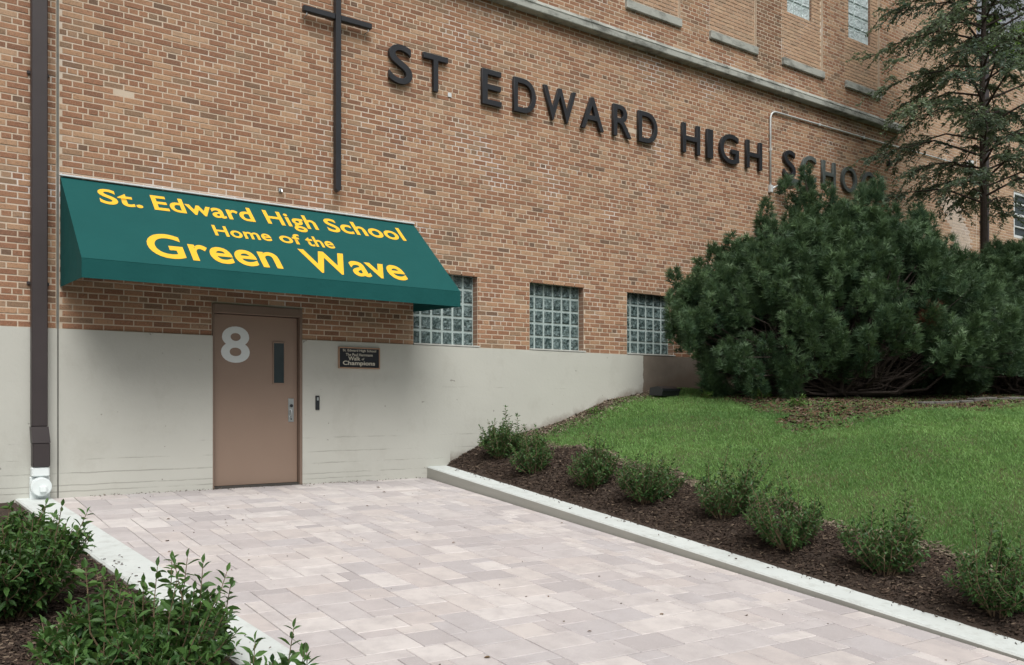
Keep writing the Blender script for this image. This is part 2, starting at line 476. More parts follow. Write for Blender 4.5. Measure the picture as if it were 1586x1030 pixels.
def paver_verts(a, b, g=.0034, ch=.004, h=.05):
    x0, x1, y0, y1 = g, a * U - g, -(b * U - g), -g
    top = [(x0 + ch, y0 + ch, 0), (x1 - ch, y0 + ch, 0), (x1 - ch, y1 - ch, 0), (x0 + ch, y1 - ch, 0)]
    mid = [(x0, y0, -ch), (x1, y0, -ch), (x1, y1, -ch), (x0, y1, -ch)]
    bot = [(x0, y0, -h), (x1, y0, -h), (x1, y1, -h), (x0, y1, -h)]
    return np.array(top + mid + bot)
BOXF = np.array([(0, 1, 2, 3), (4, 5, 1, 0), (5, 6, 2, 1), (6, 7, 3, 2), (7, 4, 0, 3), (8, 9, 5, 4), (9, 10, 6, 5), (10, 11, 7, 6), (11, 8, 4, 7)])
plist = []
for (i, j, s) in placed:
    x, D = 1.25 + i * U, .006 + j * U
    cx, cD = x + s[0] * U / 2, D + s[1] * U / 2
    if cx + s[0] * U / 2 < xk(cD) + .01 or x < xk(D + s[1] * U) - .30:
        if cx + s[0] * U / 2 < xk(cD) + .01: continue
        cut = max(1, math.ceil((cx + s[0] * U / 2 - xk(D)) / U)); x += (s[0] - cut) * U; s = (cut, s[1]); cx = x + cut * U / 2
    px, py, dep = project(np.array([cx, -cD, z_pave(cx, cD)]))
    if dep < .3: continue
    vis = -40 < px < 1626 and py < 1060 and cx > xk(cD)
    area = s[0] * s[1] / dep ** 3 if vis else 0
    plist.append((area, x, D, s, cx, cD))
plist.sort(key=lambda t: -t[0])
pmesh = {}
SV, SF, SCc, nb = [], [], [], 0
for n_, (area, x, D, s, cx, cD) in enumerate(plist):
    ci = pr.choices(range(len(PPAL)), PW)[0]
    dzx = (z_pave(x + s[0] * U, cD) - z_pave(x, cD)) / (s[0] * U)
    dzy = (z_pave(cx, D) - z_pave(cx, D + s[1] * U)) / (s[1] * U)
    ex = Vector((1, 0, dzx)).normalized(); ey = Vector((0, 1, dzy)).normalized(); ez = ex.cross(ey).normalized()
    mat = Matrix((( ex.x, ey.x, ez.x, x), (ex.y, ey.y, ez.y, -D), (ex.z, ey.z, ez.z, float(z_pave(x, D)) + pr.uniform(-.0012, .0012)), (0, 0, 0, 1)))
    if n_ < 300:
        if (s, ci) not in pmesh:
            v = paver_verts(*s); pmesh[(s, ci)] = npmesh('paver', v, BOXF, M['paver'], np.tile(PPAL[ci], (12, 1)))
        o = link('paver', pmesh[(s, ci)], walk); o.matrix_local = mat
    else:
        v = paver_verts(*s); mm = np.array(mat)
        SV.append(v @ mm[:3, :3].T + mm[:3, 3]); SF.append(BOXF + nb); SCc.append(np.tile(PPAL[ci], (12, 1))); nb += 12
tag(link('pavers', npmesh('pavers', np.concatenate(SV), np.concatenate(SF), M['paver'], np.concatenate(SCc)), walk), kind='stuff')

# ------------------------------------------------------------------ the school building
bld = empty('school_building', (0, 0, 0))
tag(bld, 'long brick school building with pale concrete base, brown door and glass block windows', 'building')

ZB = 1.785                 # top of the concrete base
CRS, BL, JT = 0.0667, 0.2065, 0.0135
XA, XB_, ZA, ZBt = -3.0, 30.0, 11.2, 9.4
XSTEP = 21.15
DOOR = (3.235, 4.340, 2.165)
WINS = [(5.93, 6.97), (7.90, 8.95), (9.87, 10.93), (11.85, 12.92)]
WZ0, WZ1 = 1.80, 2.81
BAYS = [(7.83, 9.10), (9.83, 11.10), (11.83, 13.10), (13.84, 15.12), (15.85, 17.09)]
SILL0, SILL1 = 7.36, 7.50
LED0, LED1 = 6.76, 6.97
FARW = (23.0, 24.1, 5.15, 6.30)
openings = [(DOOR[0], DOOR[1], -9, DOOR[2])] + [(a, b, ZB - .001, WZ1) for a, b in WINS] + [(a, b, SILL0, 20) for a, b in BAYS] + [(-9, 17.78, LED0 + .01, LED1 - .01), FARW, (1.595, 1.619, ZB, 20)]
glassup = [(14.05, 14.80), (16.03, 16.80)]
GZ0, GZ1 = 8.42, 9.95

# mortar backing with the openings left out
def wall_sheet(x0, x1, z0, z1, y, holes):
    xs = sorted({x0, x1} | {v for h in holes for v in h[:2] if x0 < v < x1})
    zs = sorted({z0, z1} | {v for h in holes for v in h[2:] if z0 < v < z1})
    mb = MB()
    for a, b in zip(xs, xs[1:]):
        for c, d in zip(zs, zs[1:]):
            mx, mz = (a + b) / 2, (c + d) / 2
            if any(h[0] < mx < h[1] and h[2] < mz < h[3] for h in holes): continue
            mb.add([(a, y, c), (b, y, c), (b, y, d), (a, y, d)], [(0, 1, 2, 3)])
    return mb
hs_ = [h for h in openings if h[0] > -5]
mb = wall_sheet(XA, XSTEP, ZB, ZA, 0.0, hs_)
mb2 = wall_sheet(XSTEP, XB_, ZB - 1.2, ZBt, 0.0, [FARW])
mb.add(mb2.v, mb2.f)
# reveals of the openings
def reveal(mb, a, b, c, d, y0, y1):
    mb.add([(a, y0, c), (a, y1, c), (a, y1, d), (a, y0, d)], [(0, 1, 2, 3)])
    mb.add([(b, y0, c), (b, y0, d), (b, y1, d), (b, y1, c)], [(0, 1, 2, 3)])
    mb.add([(a, y0, d), (a, y1, d), (b, y1, d), (b, y0, d)], [(0, 1, 2, 3)])
    mb.add([(a, y0, c), (b, y0, c), (b, y1, c), (a, y1, c)], [(0, 1, 2, 3)])
brick_wall = mb.build('brick_wall', M['mortar'], bld)
# building mass behind the face
core = MB(); core.box(XA, XSTEP, .16, 9, -1.8, ZA); core.box(XSTEP + .002, XB_, .16, 9, -1.8, ZBt)
core.box(XA, XSTEP, .0, .16, ZA - .10, ZA + .02)
core.build('wall_core', M['mortar'], bld)

# brick courses
PAL = np.array([1.05, 0.93, 0.835]) * np.array([(.40, .270, .180), (.36, .225, .150), (.43, .305, .210), (.29, .165, .110), (.265, .145, .095), (.32, .190, .125), (.235, .130, .088),
                (.24, .180, .130), (.19, .135, .100), (.135, .098, .078), (.34, .255, .185), (.30, .215, .150), (.46, .345, .250), (.21, .120, .085)])
PAL = PAL * .84 + PAL.mean(0) * .145
PALW = np.array([7, 9, 4, 8, 6, 10, 3, 2.6, 1.6, .6, 3.5, 4, 1.2, 2]); PALW = PALW / PALW.sum()
HPW = PALW * np.array([.7, .8, .5, 1.1, 1.2, 1, 1.5, 1, 1.6, 3.0, .6, .8, .4, 2]); HPW /= HPW.sum()
def courses(x0, x1, z0, z1, holes, keep=None, headers=True, shift=0.0, seed=0):
    r = np.random.default_rng(seed); out = []
    n = int(math.ceil((z1 - z0) / CRS))
    for c in range(n):
        za, zb = z0 + c * CRS, z0 + (c + 1) * CRS
        zc = (za + zb) / 2
        if zb > z1 + .02: break
        segs = [(x0, x1)]
        for h in holes:
            if h[2] < zc < h[3]:
                ns = []
                for a, b in segs:
                    if h[1] <= a or h[0] >= b: ns.append((a, b)); continue
                    if h[0] > a: ns.append((a, h[0]))
                    if h[1] < b: ns.append((h[1], b))
                segs = ns
        hd = headers and c % 6 == 5
        x = x0 - BL + (0 if c % 2 else BL / 2) + shift
        if hd: x = x0 - BL + BL / 4 + shift
        left_str = 0
        while x < x1:
            if hd and left_str == 0 and r.random() < .02: left_str = r.integers(1, 4)
            if hd and left_str == 0: L = BL / 2
            else:
                L = BL
                if hd: left_str -= 1
            for a, b in segs:
                p, q = max(x, a), min(x + L, b)
                if q - p > .035 and (keep is None or keep((p + q) / 2, zc)):
                    out.append((p + JT / 2, q - JT / 2, za + JT / 2, zb - JT / 2, 1 if hd and L < BL else 0, 1 if (q - p) > L - 1e-4 else 0))
            x += L
    return np.array(out)
def brick_arrays(B, yf, cols, proud=.010, ch=.0025):
    n = len(B); x0, x1, z0, z1 = B[:, 0], B[:, 1], B[:, 2], B[:, 3]
    jit = rng.normal(0, .0011, n)
    def ring(i, y): return np.stack([np.stack([x0 + i, y, z0 + i], -1), np.stack([x1 - i, y, z0 + i], -1), np.stack([x1 - i, y, z1 - i], -1), np.stack([x0 + i, y, z1 - i], -1)], 1)
    V = np.concatenate([ring(ch, yf + jit), ring(0, yf + jit + ch), ring(0, np.full(n, yf + proud + .003))], 1)
    F = (BOXF[None] + (np.arange(n) * 12)[:, None, None]).reshape(-1, 4)
    return V.reshape(-1, 3), F, np.repeat(cols, 12, 0)
def brick_cols(B, seed, tint=1.0):
    r = np.random.default_rng(seed); n = len(B)
    xc, zc = (B[:, 0] + B[:, 1]) / 2, (B[:, 2] + B[:, 3]) / 2
    idx = np.where(B[:, 4] > 0, r.choice(len(PAL), n, p=HPW), r.choice(len(PAL), n, p=PALW))
    return idx, xc, zc
keepf = lambda x, z: z < 6.3 + .31 * x and (x < XSTEP + .05 or z < ZBt)
Bk = courses(XA, XSTEP, ZB, ZA - .11, hs_, keepf, seed=3)
Bk2 = courses(XSTEP + .01, XB_, ZB - CRS * 12, ZBt - .05, [FARW], keepf, seed=4)
Bk = np.concatenate([Bk, Bk2])
idx, xc, zc = brick_cols(Bk, 5)
cols = PAL[idx].copy()
pale = (xc > 17.8); cols[pale] = cols[pale] * .6 + np.array([.50, .36, .25]) * .4 * (1 + .15 * rng.standard_normal((pale.sum(), 1)))
dark = (xc > 13.10) & (xc < 13.84) & (zc > 7.1); cols[dark] *= .68
efflo = (np.abs(xc - 20.2 - .25 * np.sin(zc * 3)) < .42) & (zc < 5.75); cols[efflo] = cols[efflo] * .45 + np.array([.58, .54, .50]) * .55
yf = -.0035
full = Bk[:, 5] > 0
P3 = np.stack([xc, np.full_like(xc, yf), zc], -1)
px, py, dep = project(P3)
behind_awn = (xc > 1.55) & (xc < 6.2) & (zc > 1.95) & (zc < 3.5) & (py > 260 + .139 * (px - 93)) & (py < 436 + .078 * (px - 93))
vis = full & (dep > 1) & (px > 4) & (px < 1586) & (py > 4) & (py < 1030) & ~behind_awn & ~((px > 42) & (px < 92))
score = np.where(vis, (Bk[:, 1] - Bk[:, 0]) * .06 / dep ** 2 * np.cos(np.arctan2(xc, 10.43)), 0)
order = np.argsort(-score)
single = np.zeros(len(Bk), bool); single[order[:300]] = True
single &= score > 0
bm_cache = {}
for i in np.nonzero(single)[0]:
    key = (int(Bk[i, 4]), int(idx[i]))
    if key not in bm_cache:
        L = (BL / 2 if key[0] else BL) - JT
        b0 = np.array([[-L / 2, L / 2, -(CRS - JT) / 2, (CRS - JT) / 2]])
        V, F, C_ = brick_arrays(b0, 0.0, PAL[key[1]][None])
        bm_cache[key] = npmesh('brick', V, F, M['brick'], C_)
    link('brick', bm_cache[key], brick_wall, (xc[i], yf + rng.normal(0, .001), zc[i]))
rest = ~single
V, F, C_ = brick_arrays(Bk[rest], yf, cols[rest])
tag(link('bricks', npmesh('bricks', V, F, M['brick'], C_), brick_wall), kind='stuff')

# bricked-up bays of the upper floor: infill, sill, glass block windows
for bi, (a, b) in enumerate(BAYS):
    holes = []
    for gx in glassup:
        if a < gx[0] < b: holes = [(gx[0], gx[1], GZ0, GZ1)]
    s = wall_sheet(a, b, SILL1, ZA - .1, .04, holes)
    reveal(s, a, b, SILL1, ZA - .1, -.001, .04)
    inf = s.build('bricked_up_window', M['mortar'], bld)
    Bi = courses(a + .01, b - .01, SILL1, ZA - .2, holes, keepf, headers=False, shift=.03 * bi, seed=20 + bi)
    if len(Bi):
        ii, _, _ = brick_cols(Bi, 30 + bi)
        ci = PAL[ii] * .55 + np.array([.55, .41, .29]) * .5
        V, F, C_ = brick_arrays(Bi, .032, ci)
        tag(link('bricks', npmesh('bricks', V, F, M['brick'], C_), inf), kind='stuff')
    sl = MB(); sl.box(a - .004, b + .004, -.055, .08, SILL0, SILL1, .008)
    sl.build('window_sill', M['stone'], bld)

def glass_window(name, a, b, c, d, y, nx, nz, mat, x_off=0.0, sill=True, grout=.036):
    g0 = MB(); g0.box(a, b, y + .012, y + .075, c, d)
    wdw = g0.build(name, M['light_grout'], bld)
    # grid of blocks; each block is a pillow-faced square
    bw = (b - a) / nx; bh = (d - c) / nz
    hw, hh = bw / 2 - grout / 2, bh / 2 - grout / 2
    i1, i2 = .012, .035
    def ring(i, yy): return [(-hw + i, yy, -hh + i), (hw - i, yy, -hh + i), (hw - i, yy, hh - i), (-hw + i, yy, hh - i)]
    vs = ring(0, .02) + ring(0, .004) + ring(i1, -.004) + ring(i2, .0)
    fs = []
    for q in range(3):
        for e in range(4):
            f = (e + 1) % 4; fs.append((q * 4 + e, q * 4 + f, q * 4 + 4 + f, q * 4 + 4 + e))
    fs.append((12, 13, 14, 15))
    me = bpy.data.meshes.new('glass_block'); me.from_pydata(vs, [], fs); me.materials.append(mat); me.update()
    for i in range(nx):
        for j in range(nz):
            link('glass_block', me, wdw, (a + (i + .5) * bw, y, c + (j + .5) * bh))
    if sill:
        s = MB(); s.box(a - .004, b + .03, -.03, y + .01, c - .016, c + .006, .003)
        s.build('sill', M['window_sill'], wdw)
    return wdw
rv = MB()
for (a, b) in WINS:
    glass_window('glass_block_window', a, b, WZ0 + .007, WZ1, .105, 6, 5, M['glass_block'])
    reveal(rv, a, b, WZ0 - .02, WZ1, -.002, .12)
for gx in glassup:
    glass_window('glass_block_window', gx[0], gx[1], GZ0, GZ1, .07, 3, 6, M['pale_glass'], sill=False)
    reveal(rv, gx[0], gx[1], GZ0, GZ1, .035, .10)
# reveal faces of the lower windows: brick-toned returns
k = NT('brick_return')
zc_ = k.xyz()[2]
fr = k.math('FRACT', k.math('DIVIDE', k.math('SUBTRACT', zc_, ZB), CRS))
c = k.mix((0.20, 0.115, 0.08), (0.33, 0.21, 0.145), k.noise(9.0, detail=2, stretch=(0.2, 0.2, 1)))
c = k.mix(c, (0.42, 0.36, 0.29), k.math('GREATER_THAN', fr, 0.86))
M['return'] = k.set(c, 0.9, 0, 0.2)
rv.build('window_returns', M['return'], bld)
# far sash window at the right end
fw = MB(); fw.box(FARW[0], FARW[1], .06, .12, FARW[2], FARW[3])
fwin = fw.build('sash_window', M['dark_glass'], bld)
for (x0, x1, z0, z1) in ((FARW[0], FARW[0] + .09, FARW[2], FARW[3]), (FARW[1] - .09, FARW[1], FARW[2], FARW[3]), (FARW[0] + .09, FARW[1] - .09, FARW[2], FARW[2] + .07), (FARW[0] + .09, FARW[1] - .09, FARW[3] - .07, FARW[3]), (FARW[0] + .09, FARW[1] - .09, 5.70, 5.76), (FARW[0] + .09, FARW[1] - .09, 6.00, 6.03), (FARW[0] + .09, FARW[1] - .09, 5.42, 5.45)):
    f_ = MB(); f_.box(x0, x1, .01, .062, z0, z1, .004); f_.build('window_frame', M['white_trim'], fwin)
f_ = MB(); reveal(f_, FARW[0], FARW[1], FARW[2], FARW[3], -.004, .12); f_.build('window_return', M['return'], fwin)

# string course: moulded stones end to end
edges = [-3.0, -1.4, .2, 1.7, 3.2, 4.75, 6.2, 7.55, 9.0, 10.6, 12.15, 13.7, 15.25, 16.9, 17.24, 17.78]
prof = [(.10, LED0 + .012), (-.15, LED0), (-.16, LED0 + .012), (-.16, LED0 + .085), (-.128, LED0 + .098), (-.128, LED0 + .112), (-.138, LED0 + .125), (-.105, LED0 + .185), (-.008, LED0 + .212), (.10, LED0 + .212)]
for i, (a, b) in enumerate(zip(edges, edges[1:])):
    l = MB(); dy = random.uniform(-.004, .004)
    if i == 13: dy = .02
    l.prism_x([(y + (dy if y < 0 else 0), z) for y, z in prof], a + .003, b - .003)
    l.build('ledge_stone', M['stone'], bld)

# concrete base, split at the expansion joint and the door
base = MB()
JX = 1.607
base.box(XA, JX - .008, -.02, .15, -1.8, ZB)
base.box(JX + .008, DOOR[0], -.024, .15, -1.8, ZB)
base.box(DOOR[1], XSTEP, -.024, .15, -1.8, ZB)
base.build('concrete_base', M['concrete'], bld)
ej = MB(); ej.box(JX - .012, JX + .012, -.004, .05, ZB, ZA - .2); ej.box(JX - .008, JX + .008, -.012, .05, -1.0, ZB)
ej.build('expansion_joint', M['sealant'], bld)

# door with frame
d0, d1, dz = DOOR
door = empty('door', (d0, 0, 0)); door.parent = bld
def dpart(name, mb, mat): return mb.build(name, mat, door)
sl = MB(); sl.box(.022, 1.066, .045, .09, .014, 2.052, .004); dpart('door_leaf', sl, M['door'])
for (x0, x1, z0, z1) in ((0.0, .018, -.02, dz), (1.070, 1.105, -.02, dz), (.018, 1.070, 2.060, dz)):
    f_ = MB(); f_.box(x0, x1, -.03, .12, z0, z1, .004); dpart('door_frame', f_, M['door_frame'])
bk = MB(); bk.box(.018, 1.07, .10, .12, -.02, 2.06); dpart('door_stop', bk, M['dark_gap'])
th_ = MB(); th_.box(.018, 1.07, -.02, .10, -.03, .012, .004); dpart('threshold', th_, M['dark_gap'])
gl = MB(); gl.box(.762, .890, .036, .05, 1.245, 1.735); dpart('door_window', gl, M['dark_glass'])
for (x0, x1, z0, z1) in ((.748, .762, 1.231, 1.749), (.890, .904, 1.231, 1.749), (.762, .890, 1.231, 1.245), (.762, .890, 1.735, 1.749)):
    f_ = MB(); f_.box(x0, x1, .030, .05, z0, z1, .003); dpart('window_bead', f_, M['door'])
pl = MB(); pl.box(.948, 1.018, .036, .05, .765, 1.055, .003); dpart('lock_plate', pl, M['steel'])
kn = MB(); kn.tube([(.983, .038, .965), (.983, .018, .965)], .019, 16); kn.tube([(.983, .038, .80), (.983, .03, .80)], .009, 10); dpart('lock_cylinder', kn, M['black_metal'])
hd = MB(); hd.tube([(.972, .038, .915), (.972, -.005, .905), (.972, -.012, .88), (.972, -.008, .84), (.972, .038, .825)], .009, 10); dpart('pull_handle', hd, M['steel'])
for hz in (.25, 1.03, 1.82):
    h_ = MB(); h_.tube([(.020, .03, hz - .055), (.020, .03, hz + .055)], .008, 8); dpart('hinge', h_, M['door_frame'])

# ------------------------------------------------------------------ text meshes (built-in font)
def text_data(body, offset=0.0, extrude=0.0, bevel=0.0, res=6, spacing=1.0):
    cu = bpy.data.curves.new('t', 'FONT'); cu.body = body; cu.offset = offset; cu.extrude = extrude; cu.bevel_depth = bevel
    cu.resolution_u = res; cu.space_character = spacing
    ob = bpy.data.objects.new('t', cu); COL.objects.link(ob)
    bpy.context.view_layer.update()
    dg = bpy.context.evaluated_depsgraph_get()
    me = bpy.data.meshes.new_from_object(ob.evaluated_get(dg))
    bpy.data.objects.remove(ob); bpy.data.curves.remove(cu)
    return me
def fit_text(me, fn, name, mat):
    """map text coordinates normalised to the bounding box through fn(u, v, depth)"""
    n = len(me.vertices); co = np.empty(n * 3, np.float32); me.vertices.foreach_get('co', co); co = co.reshape(-1, 3)
    lo, hi = co.min(0), co.max(0)
    q = np.stack([(co[:, 0] - lo[0]) / (hi[0] - lo[0]), (co[:, 1] - lo[1]) / (hi[1] - lo[1]), co[:, 2]], -1)
    P = np.array([fn(*t) for t in q], np.float32)
    me.vertices.foreach_set('co', P.ravel()); me.materials.clear(); me.materials.append(mat); me.name = name; me.update()
    return me

# number on the door
me = fit_text(text_data('8', .022, .02), lambda u, v, d: (.118 + .345 * u, .0435 - .0015 * (d > 0), 1.478 + .435 * v), 'number', M['number'])
link('number', me, door)

# ------------------------------------------------------------------ awning
AX0, AX1, AZT, AZV, AZB, AD = 1.633, 5.926, 3.41, 2.385, 2.195, 1.18
awn = empty('awning', (AX0, 0, AZB))
tag(awn, 'dark green fabric awning with yellow school lettering over the brown door', 'awning')
W_ = AX1 - AX0; HT = AZT - AZB; HV = AZV - AZB
def sheet(name, fn, nu, nv, thick_n, mat, parent):
    u = np.linspace(0, 1, nu); v = np.linspace(0, 1, nv)
    Ug, Vg = np.meshgrid(u, v)
    P = np.array([[fn(a, b) for a, b in zip(ra, rb)] for ra, rb in zip(Ug, Vg)]).reshape(-1, 3)
    Q = P + np.array(thick_n)
    i = (np.arange(nu - 1)[None, :] + np.arange(nv - 1)[:, None] * nu).reshape(-1)
    F = np.stack([i, i + 1, i + nu + 1, i + nu], -1)
    n = len(P)
    ring = list(range(nu)) + [nu * r + nu - 1 for r in range(1, nv)] + [nu * (nv - 1) + c for c in range(nu - 2, -1, -1)] + [nu * r for r in range(nv - 2, 0, -1)]
    E = np.array([(ring[a], ring[(a + 1) % len(ring)], ring[(a + 1) % len(ring)] + n, ring[a] + n) for a in range(len(ring))])
    return link(name, npmesh(name, np.concatenate([P, Q]), np.concatenate([F, F[:, ::-1] + n, E]), mat), parent)
def sag(a, b): return .006 * math.sin(a * math.pi * 4) ** 2 * math.sin(b * math.pi) 
slope_n = Vector((0, -(AZT - AZV), AD)).normalized()
def canopy(a, b):
    s = sag(a, b)
    return (a * W_, -AD * b + slope_n.y * -s, HT - (AZT - AZV) * b - slope_n.z * s)
sheet('canopy', canopy, 49, 13, (0, .003, -.004), M['fabric'], awn)
sheet('valance', lambda a, b: (a * W_, -AD - .002 + .004 * math.sin(a * 60) * b, HV - .004 - (HV - .004) * b), 49, 3, (0, .004, 0), M['fabric'], awn)
for x, nx_ in ((0.0, -1), (W_, 1)):
    sp = MB()
    poly = [(-.004, HT), (-AD, HV), (-AD, 0.0), (-.004, .035)]
    sp.prism_x(poly, x - .002, x + .002)
    sp.build('side_panel', M['fabric'], awn)
mbr = MB(); mbr.box(-.01, W_ + .01, -.034, -.009, HT + .001, HT + .022, .003); mbr.build('mounting_bar', M['white_trim'], awn)
for xx in (0.03, W_ * .25, W_ * .5, W_ * .75, W_ - .03):
    fr_ = MB(); fr_.tube([(xx, -.02, HT - .05), (xx, -AD + .03, HV - .03), (xx, -AD + .03, .02)], .013, 8); fr_.build('frame_tube', M['black_metal'], awn)
fr_ = MB(); fr_.tube([(.03, -AD + .03, .02), (W_ - .03, -AD + .03, .02)], .013, 8); fr_.build('frame_tube', M['black_metal'], awn)
SL = math.hypot(AD, AZT - AZV)
def on_slope(x, s, lift=.0035):
    b = s / SL; p = canopy(x / W_, b)
    return (p[0], p[1] + slope_n.y * lift, p[2] + slope_n.z * lift)
def awn_text(body, x0, x1, s_top, s_bot, off, spacing=1.0):
    me = text_data(body, off, 0.0, spacing=spacing)
    fit_text(me, lambda u, v, d: on_slope(x0 + (x1 - x0) * u, s_bot + (s_top - s_bot) * v), 'lettering', M['yellow'])
    link('lettering', me, awn)
for body, x0, x1, s0, s1 in (('St.', .33, .76, .155, .47), ('Edward', .875, 2.00, .155, .47), ('High', 2.15, 2.79, .155, .56), ('School', 2.92, 4.00, .155, .47),
                             ('Home', 1.44, 2.09, .645, .865), ('of', 2.19, 2.46, .635, .865), ('the', 2.52, 2.87, .635, .865),
                             ('Green', .66, 2.05, .965, 1.435), ('Wave', 2.35, 3.63, .965, 1.435)):
    awn_text(body, x0, x1, s0, s1, .020, 1.04)

# ------------------------------------------------------------------ raised letters of the school name
LET = [('S', 5.528, 5.879, 'first of the short word by the cross'), ('T', 6.049, 6.439, 'second letter of the first short word'),
       ('E', 7.010, 7.347, 'first letter of the second word'), ('D', 7.566, 7.969, 'second letter of the second word, between E and W'), ('W', 8.115, 8.744, 'widest letter of the name'),
       ('A', 8.848, 9.314, 'the only A, between W and R'), ('R', 9.519, 9.912, 'the only R, between A and D'), ('D', 10.07, 10.497, 'last letter of the second word'),
       ('H', 11.095, 11.526, 'first letter of the third word'), ('I', 11.705, 11.854, 'narrow upright bar, between H and G'), ('G', 12.039, 12.538, 'the only G, between I and H'), ('H', 12.750, 13.184, 'last letter of the third word, left of the conduit'),
       ('S', 13.823, 14.174, 'first letter of the last word, right of the conduit'), ('C', 14.372, 14.819, 'the only C, above the pine'), ('H', 15.027, 15.451, 'between C and O in the last word'), ('O', 15.668, 16.179, 'left one of the two Os'),
       ('O', 16.384, 16.849, 'right one of the two Os'), ('L', 17.06, 17.36, 'last of the name, hidden behind the pine top')]
for n_, (ch, x0, x1, what) in enumerate(LET):
    rnd = ch in 'SGCO'
    z0, z1 = (5.245, 5.765) if rnd else (5.255, 5.755)
    me = text_data(ch, .004, .05, .003, res=8)
    fit_text(me, lambda u, v, d: ((x1 - x0) * u, -.046 - d * .46, (z1 - z0) * v), 'letter', M['worn_letter'] if n_ >= 13 else M['black_metal'])
    tag(link('wall_letter', me, None, (x0, 0, z0)), f'black raised wall letter {ch}, {what}', 'letter', 'letters of the school name')

# ------------------------------------------------------------------ cross
cr = empty('wall_cross', (4.775, 0, 3.665))
tag(cr, 'tall slim black metal cross on the brick wall above the awning', 'cross')
v = MB(); v.prism([(-.036, .03), (0, 0), (.036, .03), (.036, 2.75), (-.036, 2.75)], -.135, -.06); v.build('upright', M['black_metal'], cr)
for x0, x1 in ((-.46, -.0365), (.0365, .475)):
    v = MB(); v.box(x0, x1, -.130, -.06, 2.17, 2.245, .008); v.build('cross_arm', M['black_metal'], cr)
for (bx, bz) in ((-.41, 2.14), (.43, 2.14)):
    v = MB(); v.tube([(bx, .0, bz), (bx, -.10, bz), (bx, -.10, bz + .03)], .008, 8); v.build('mounting_bolt', M['steel'], cr)
for bz in (.25, 1.4, 2.6):
    v = MB(); v.tube([(0, -.001, bz), (0, -.065, bz)], .01, 8); v.build('stand_off', M['black_metal'], cr)

# ------------------------------------------------------------------ downspouts
def downspout(x, w_, zt, zb, label, fit=True):
    e = empty('downspout', (x, 0, zb)); tag(e, label, 'downspout')
    m_ = MB(); m_.box(0, w_, -.135, -.025, (.42 if fit else 0), zt - zb, .008); m_.build('pipe', M['brown_metal'], e)
    for zz in np.arange(1.9, zt - zb - .2, 2.2):
        b_ = MB(); b_.box(-.03, w_ + .03, -.024, -.009, zz, zz + .035, .003); b_.build('strap', M['brown_metal'], e)
    return e
ds = downspout(1.345, .150, 6.6, .33, 'dark brown square downspout at the left edge of the wall')
m_ = MB(); m_.add([(-.006, -.142, .42), (.156, -.142, .42), (.156, -.022, .42), (-.006, -.022, .42), (.004, -.165, .25), (.172, -.165, .25), (.172, -.022, .25), (.004, -.022, .25)], [(0, 1, 2, 3), (4, 5, 1, 0), (5, 6, 2, 1), (6, 7, 3, 2), (7, 4, 0, 3), (7, 6, 5, 4)])
m_.build('flared_collar', M['brown_metal'], ds)
m_ = MB(); m_.box(.006, .170, -.160, -.026, 0.0, .252, .010); m_.build('boot', M['brown_metal'], ds)
m_ = MB(); m_.box(-.002, .168, -.15, -.027, -.10, -.003, .012)
m_.box(-.01, .176, -.10, -.027, -.34, -.10, .01)
el = m_.build('drain_elbow', M['white_plastic'], ds)
m_ = MB(); m_.tube([(.083, -.10, -.20), (.083, -.19, -.205)], .098, 28); m_.tube([(.083, -.185, -.205), (.083, -.205, -.206)], .088, 28); m_.build('cleanout_ring', M['white_plastic'], el, )
m_ = MB(); m_.box(.063, .128, -.24, -.204, -.255, -.195, .006); m_.build('cleanout_plug', M['white_plastic'], el)
downspout(21.30, .20, 9.3, 1.2, 'dark brown downspout at the far right corner beside the tree trunk', False)

# ------------------------------------------------------------------ plaque, card reader, small fittings
pq = empty('plaque', (4.816, -.024, 1.443)); tag(pq, 'small black plaque with bronze border and raised lettering right of the door', 'plaque')
m_ = MB(); m_.box(.016, .572, -.022, -.001, .016, .259, .002); m_.build('plate', M['plaque'], pq)
for (a, b, c, d) in ((0, .588, 0, .016), (0, .588, .259, .275), (0, .016, .016, .259), (.572, .588, .016, .259)):
    m_ = MB(); m_.box(a, b, -.028, -.001, c, d, .003); m_.build('border', M['bronze'], pq)
for body, x0, x1, z0, z1, off in (('St. Edward High School', .06, .53, .208, .248, .01), ('The Paul Herrmann', .10, .48, .160, .196, .01), ('Walk', .135, .305, .103, .155, .02), ('of', .325, .36, .11, .14, .01), ('Champions', .06, .515, .028, .098, .022)):
    me = fit_text(text_data(body, off), lambda u, v, d: (x0 + (x1 - x0) * u, -.0235, z0 + (z1 - z0) * v), 'lettering', M['cream'])
    link('lettering', me, pq)
m_ = MB(); m_.box(-.026, .026, -.020, 0, 0, .18, .005)
rd = m_.build('card_reader', M['black_metal'], None); rd.location = (4.536, -.024, .911)
tag(rd, 'narrow black card reader on the concrete right of the door', 'card reader')
m_ = MB(); m_.box(-.012, .012, -.0225, -.0195, .12, .16, .001); m_.build('status_window', M['steel'], rd)
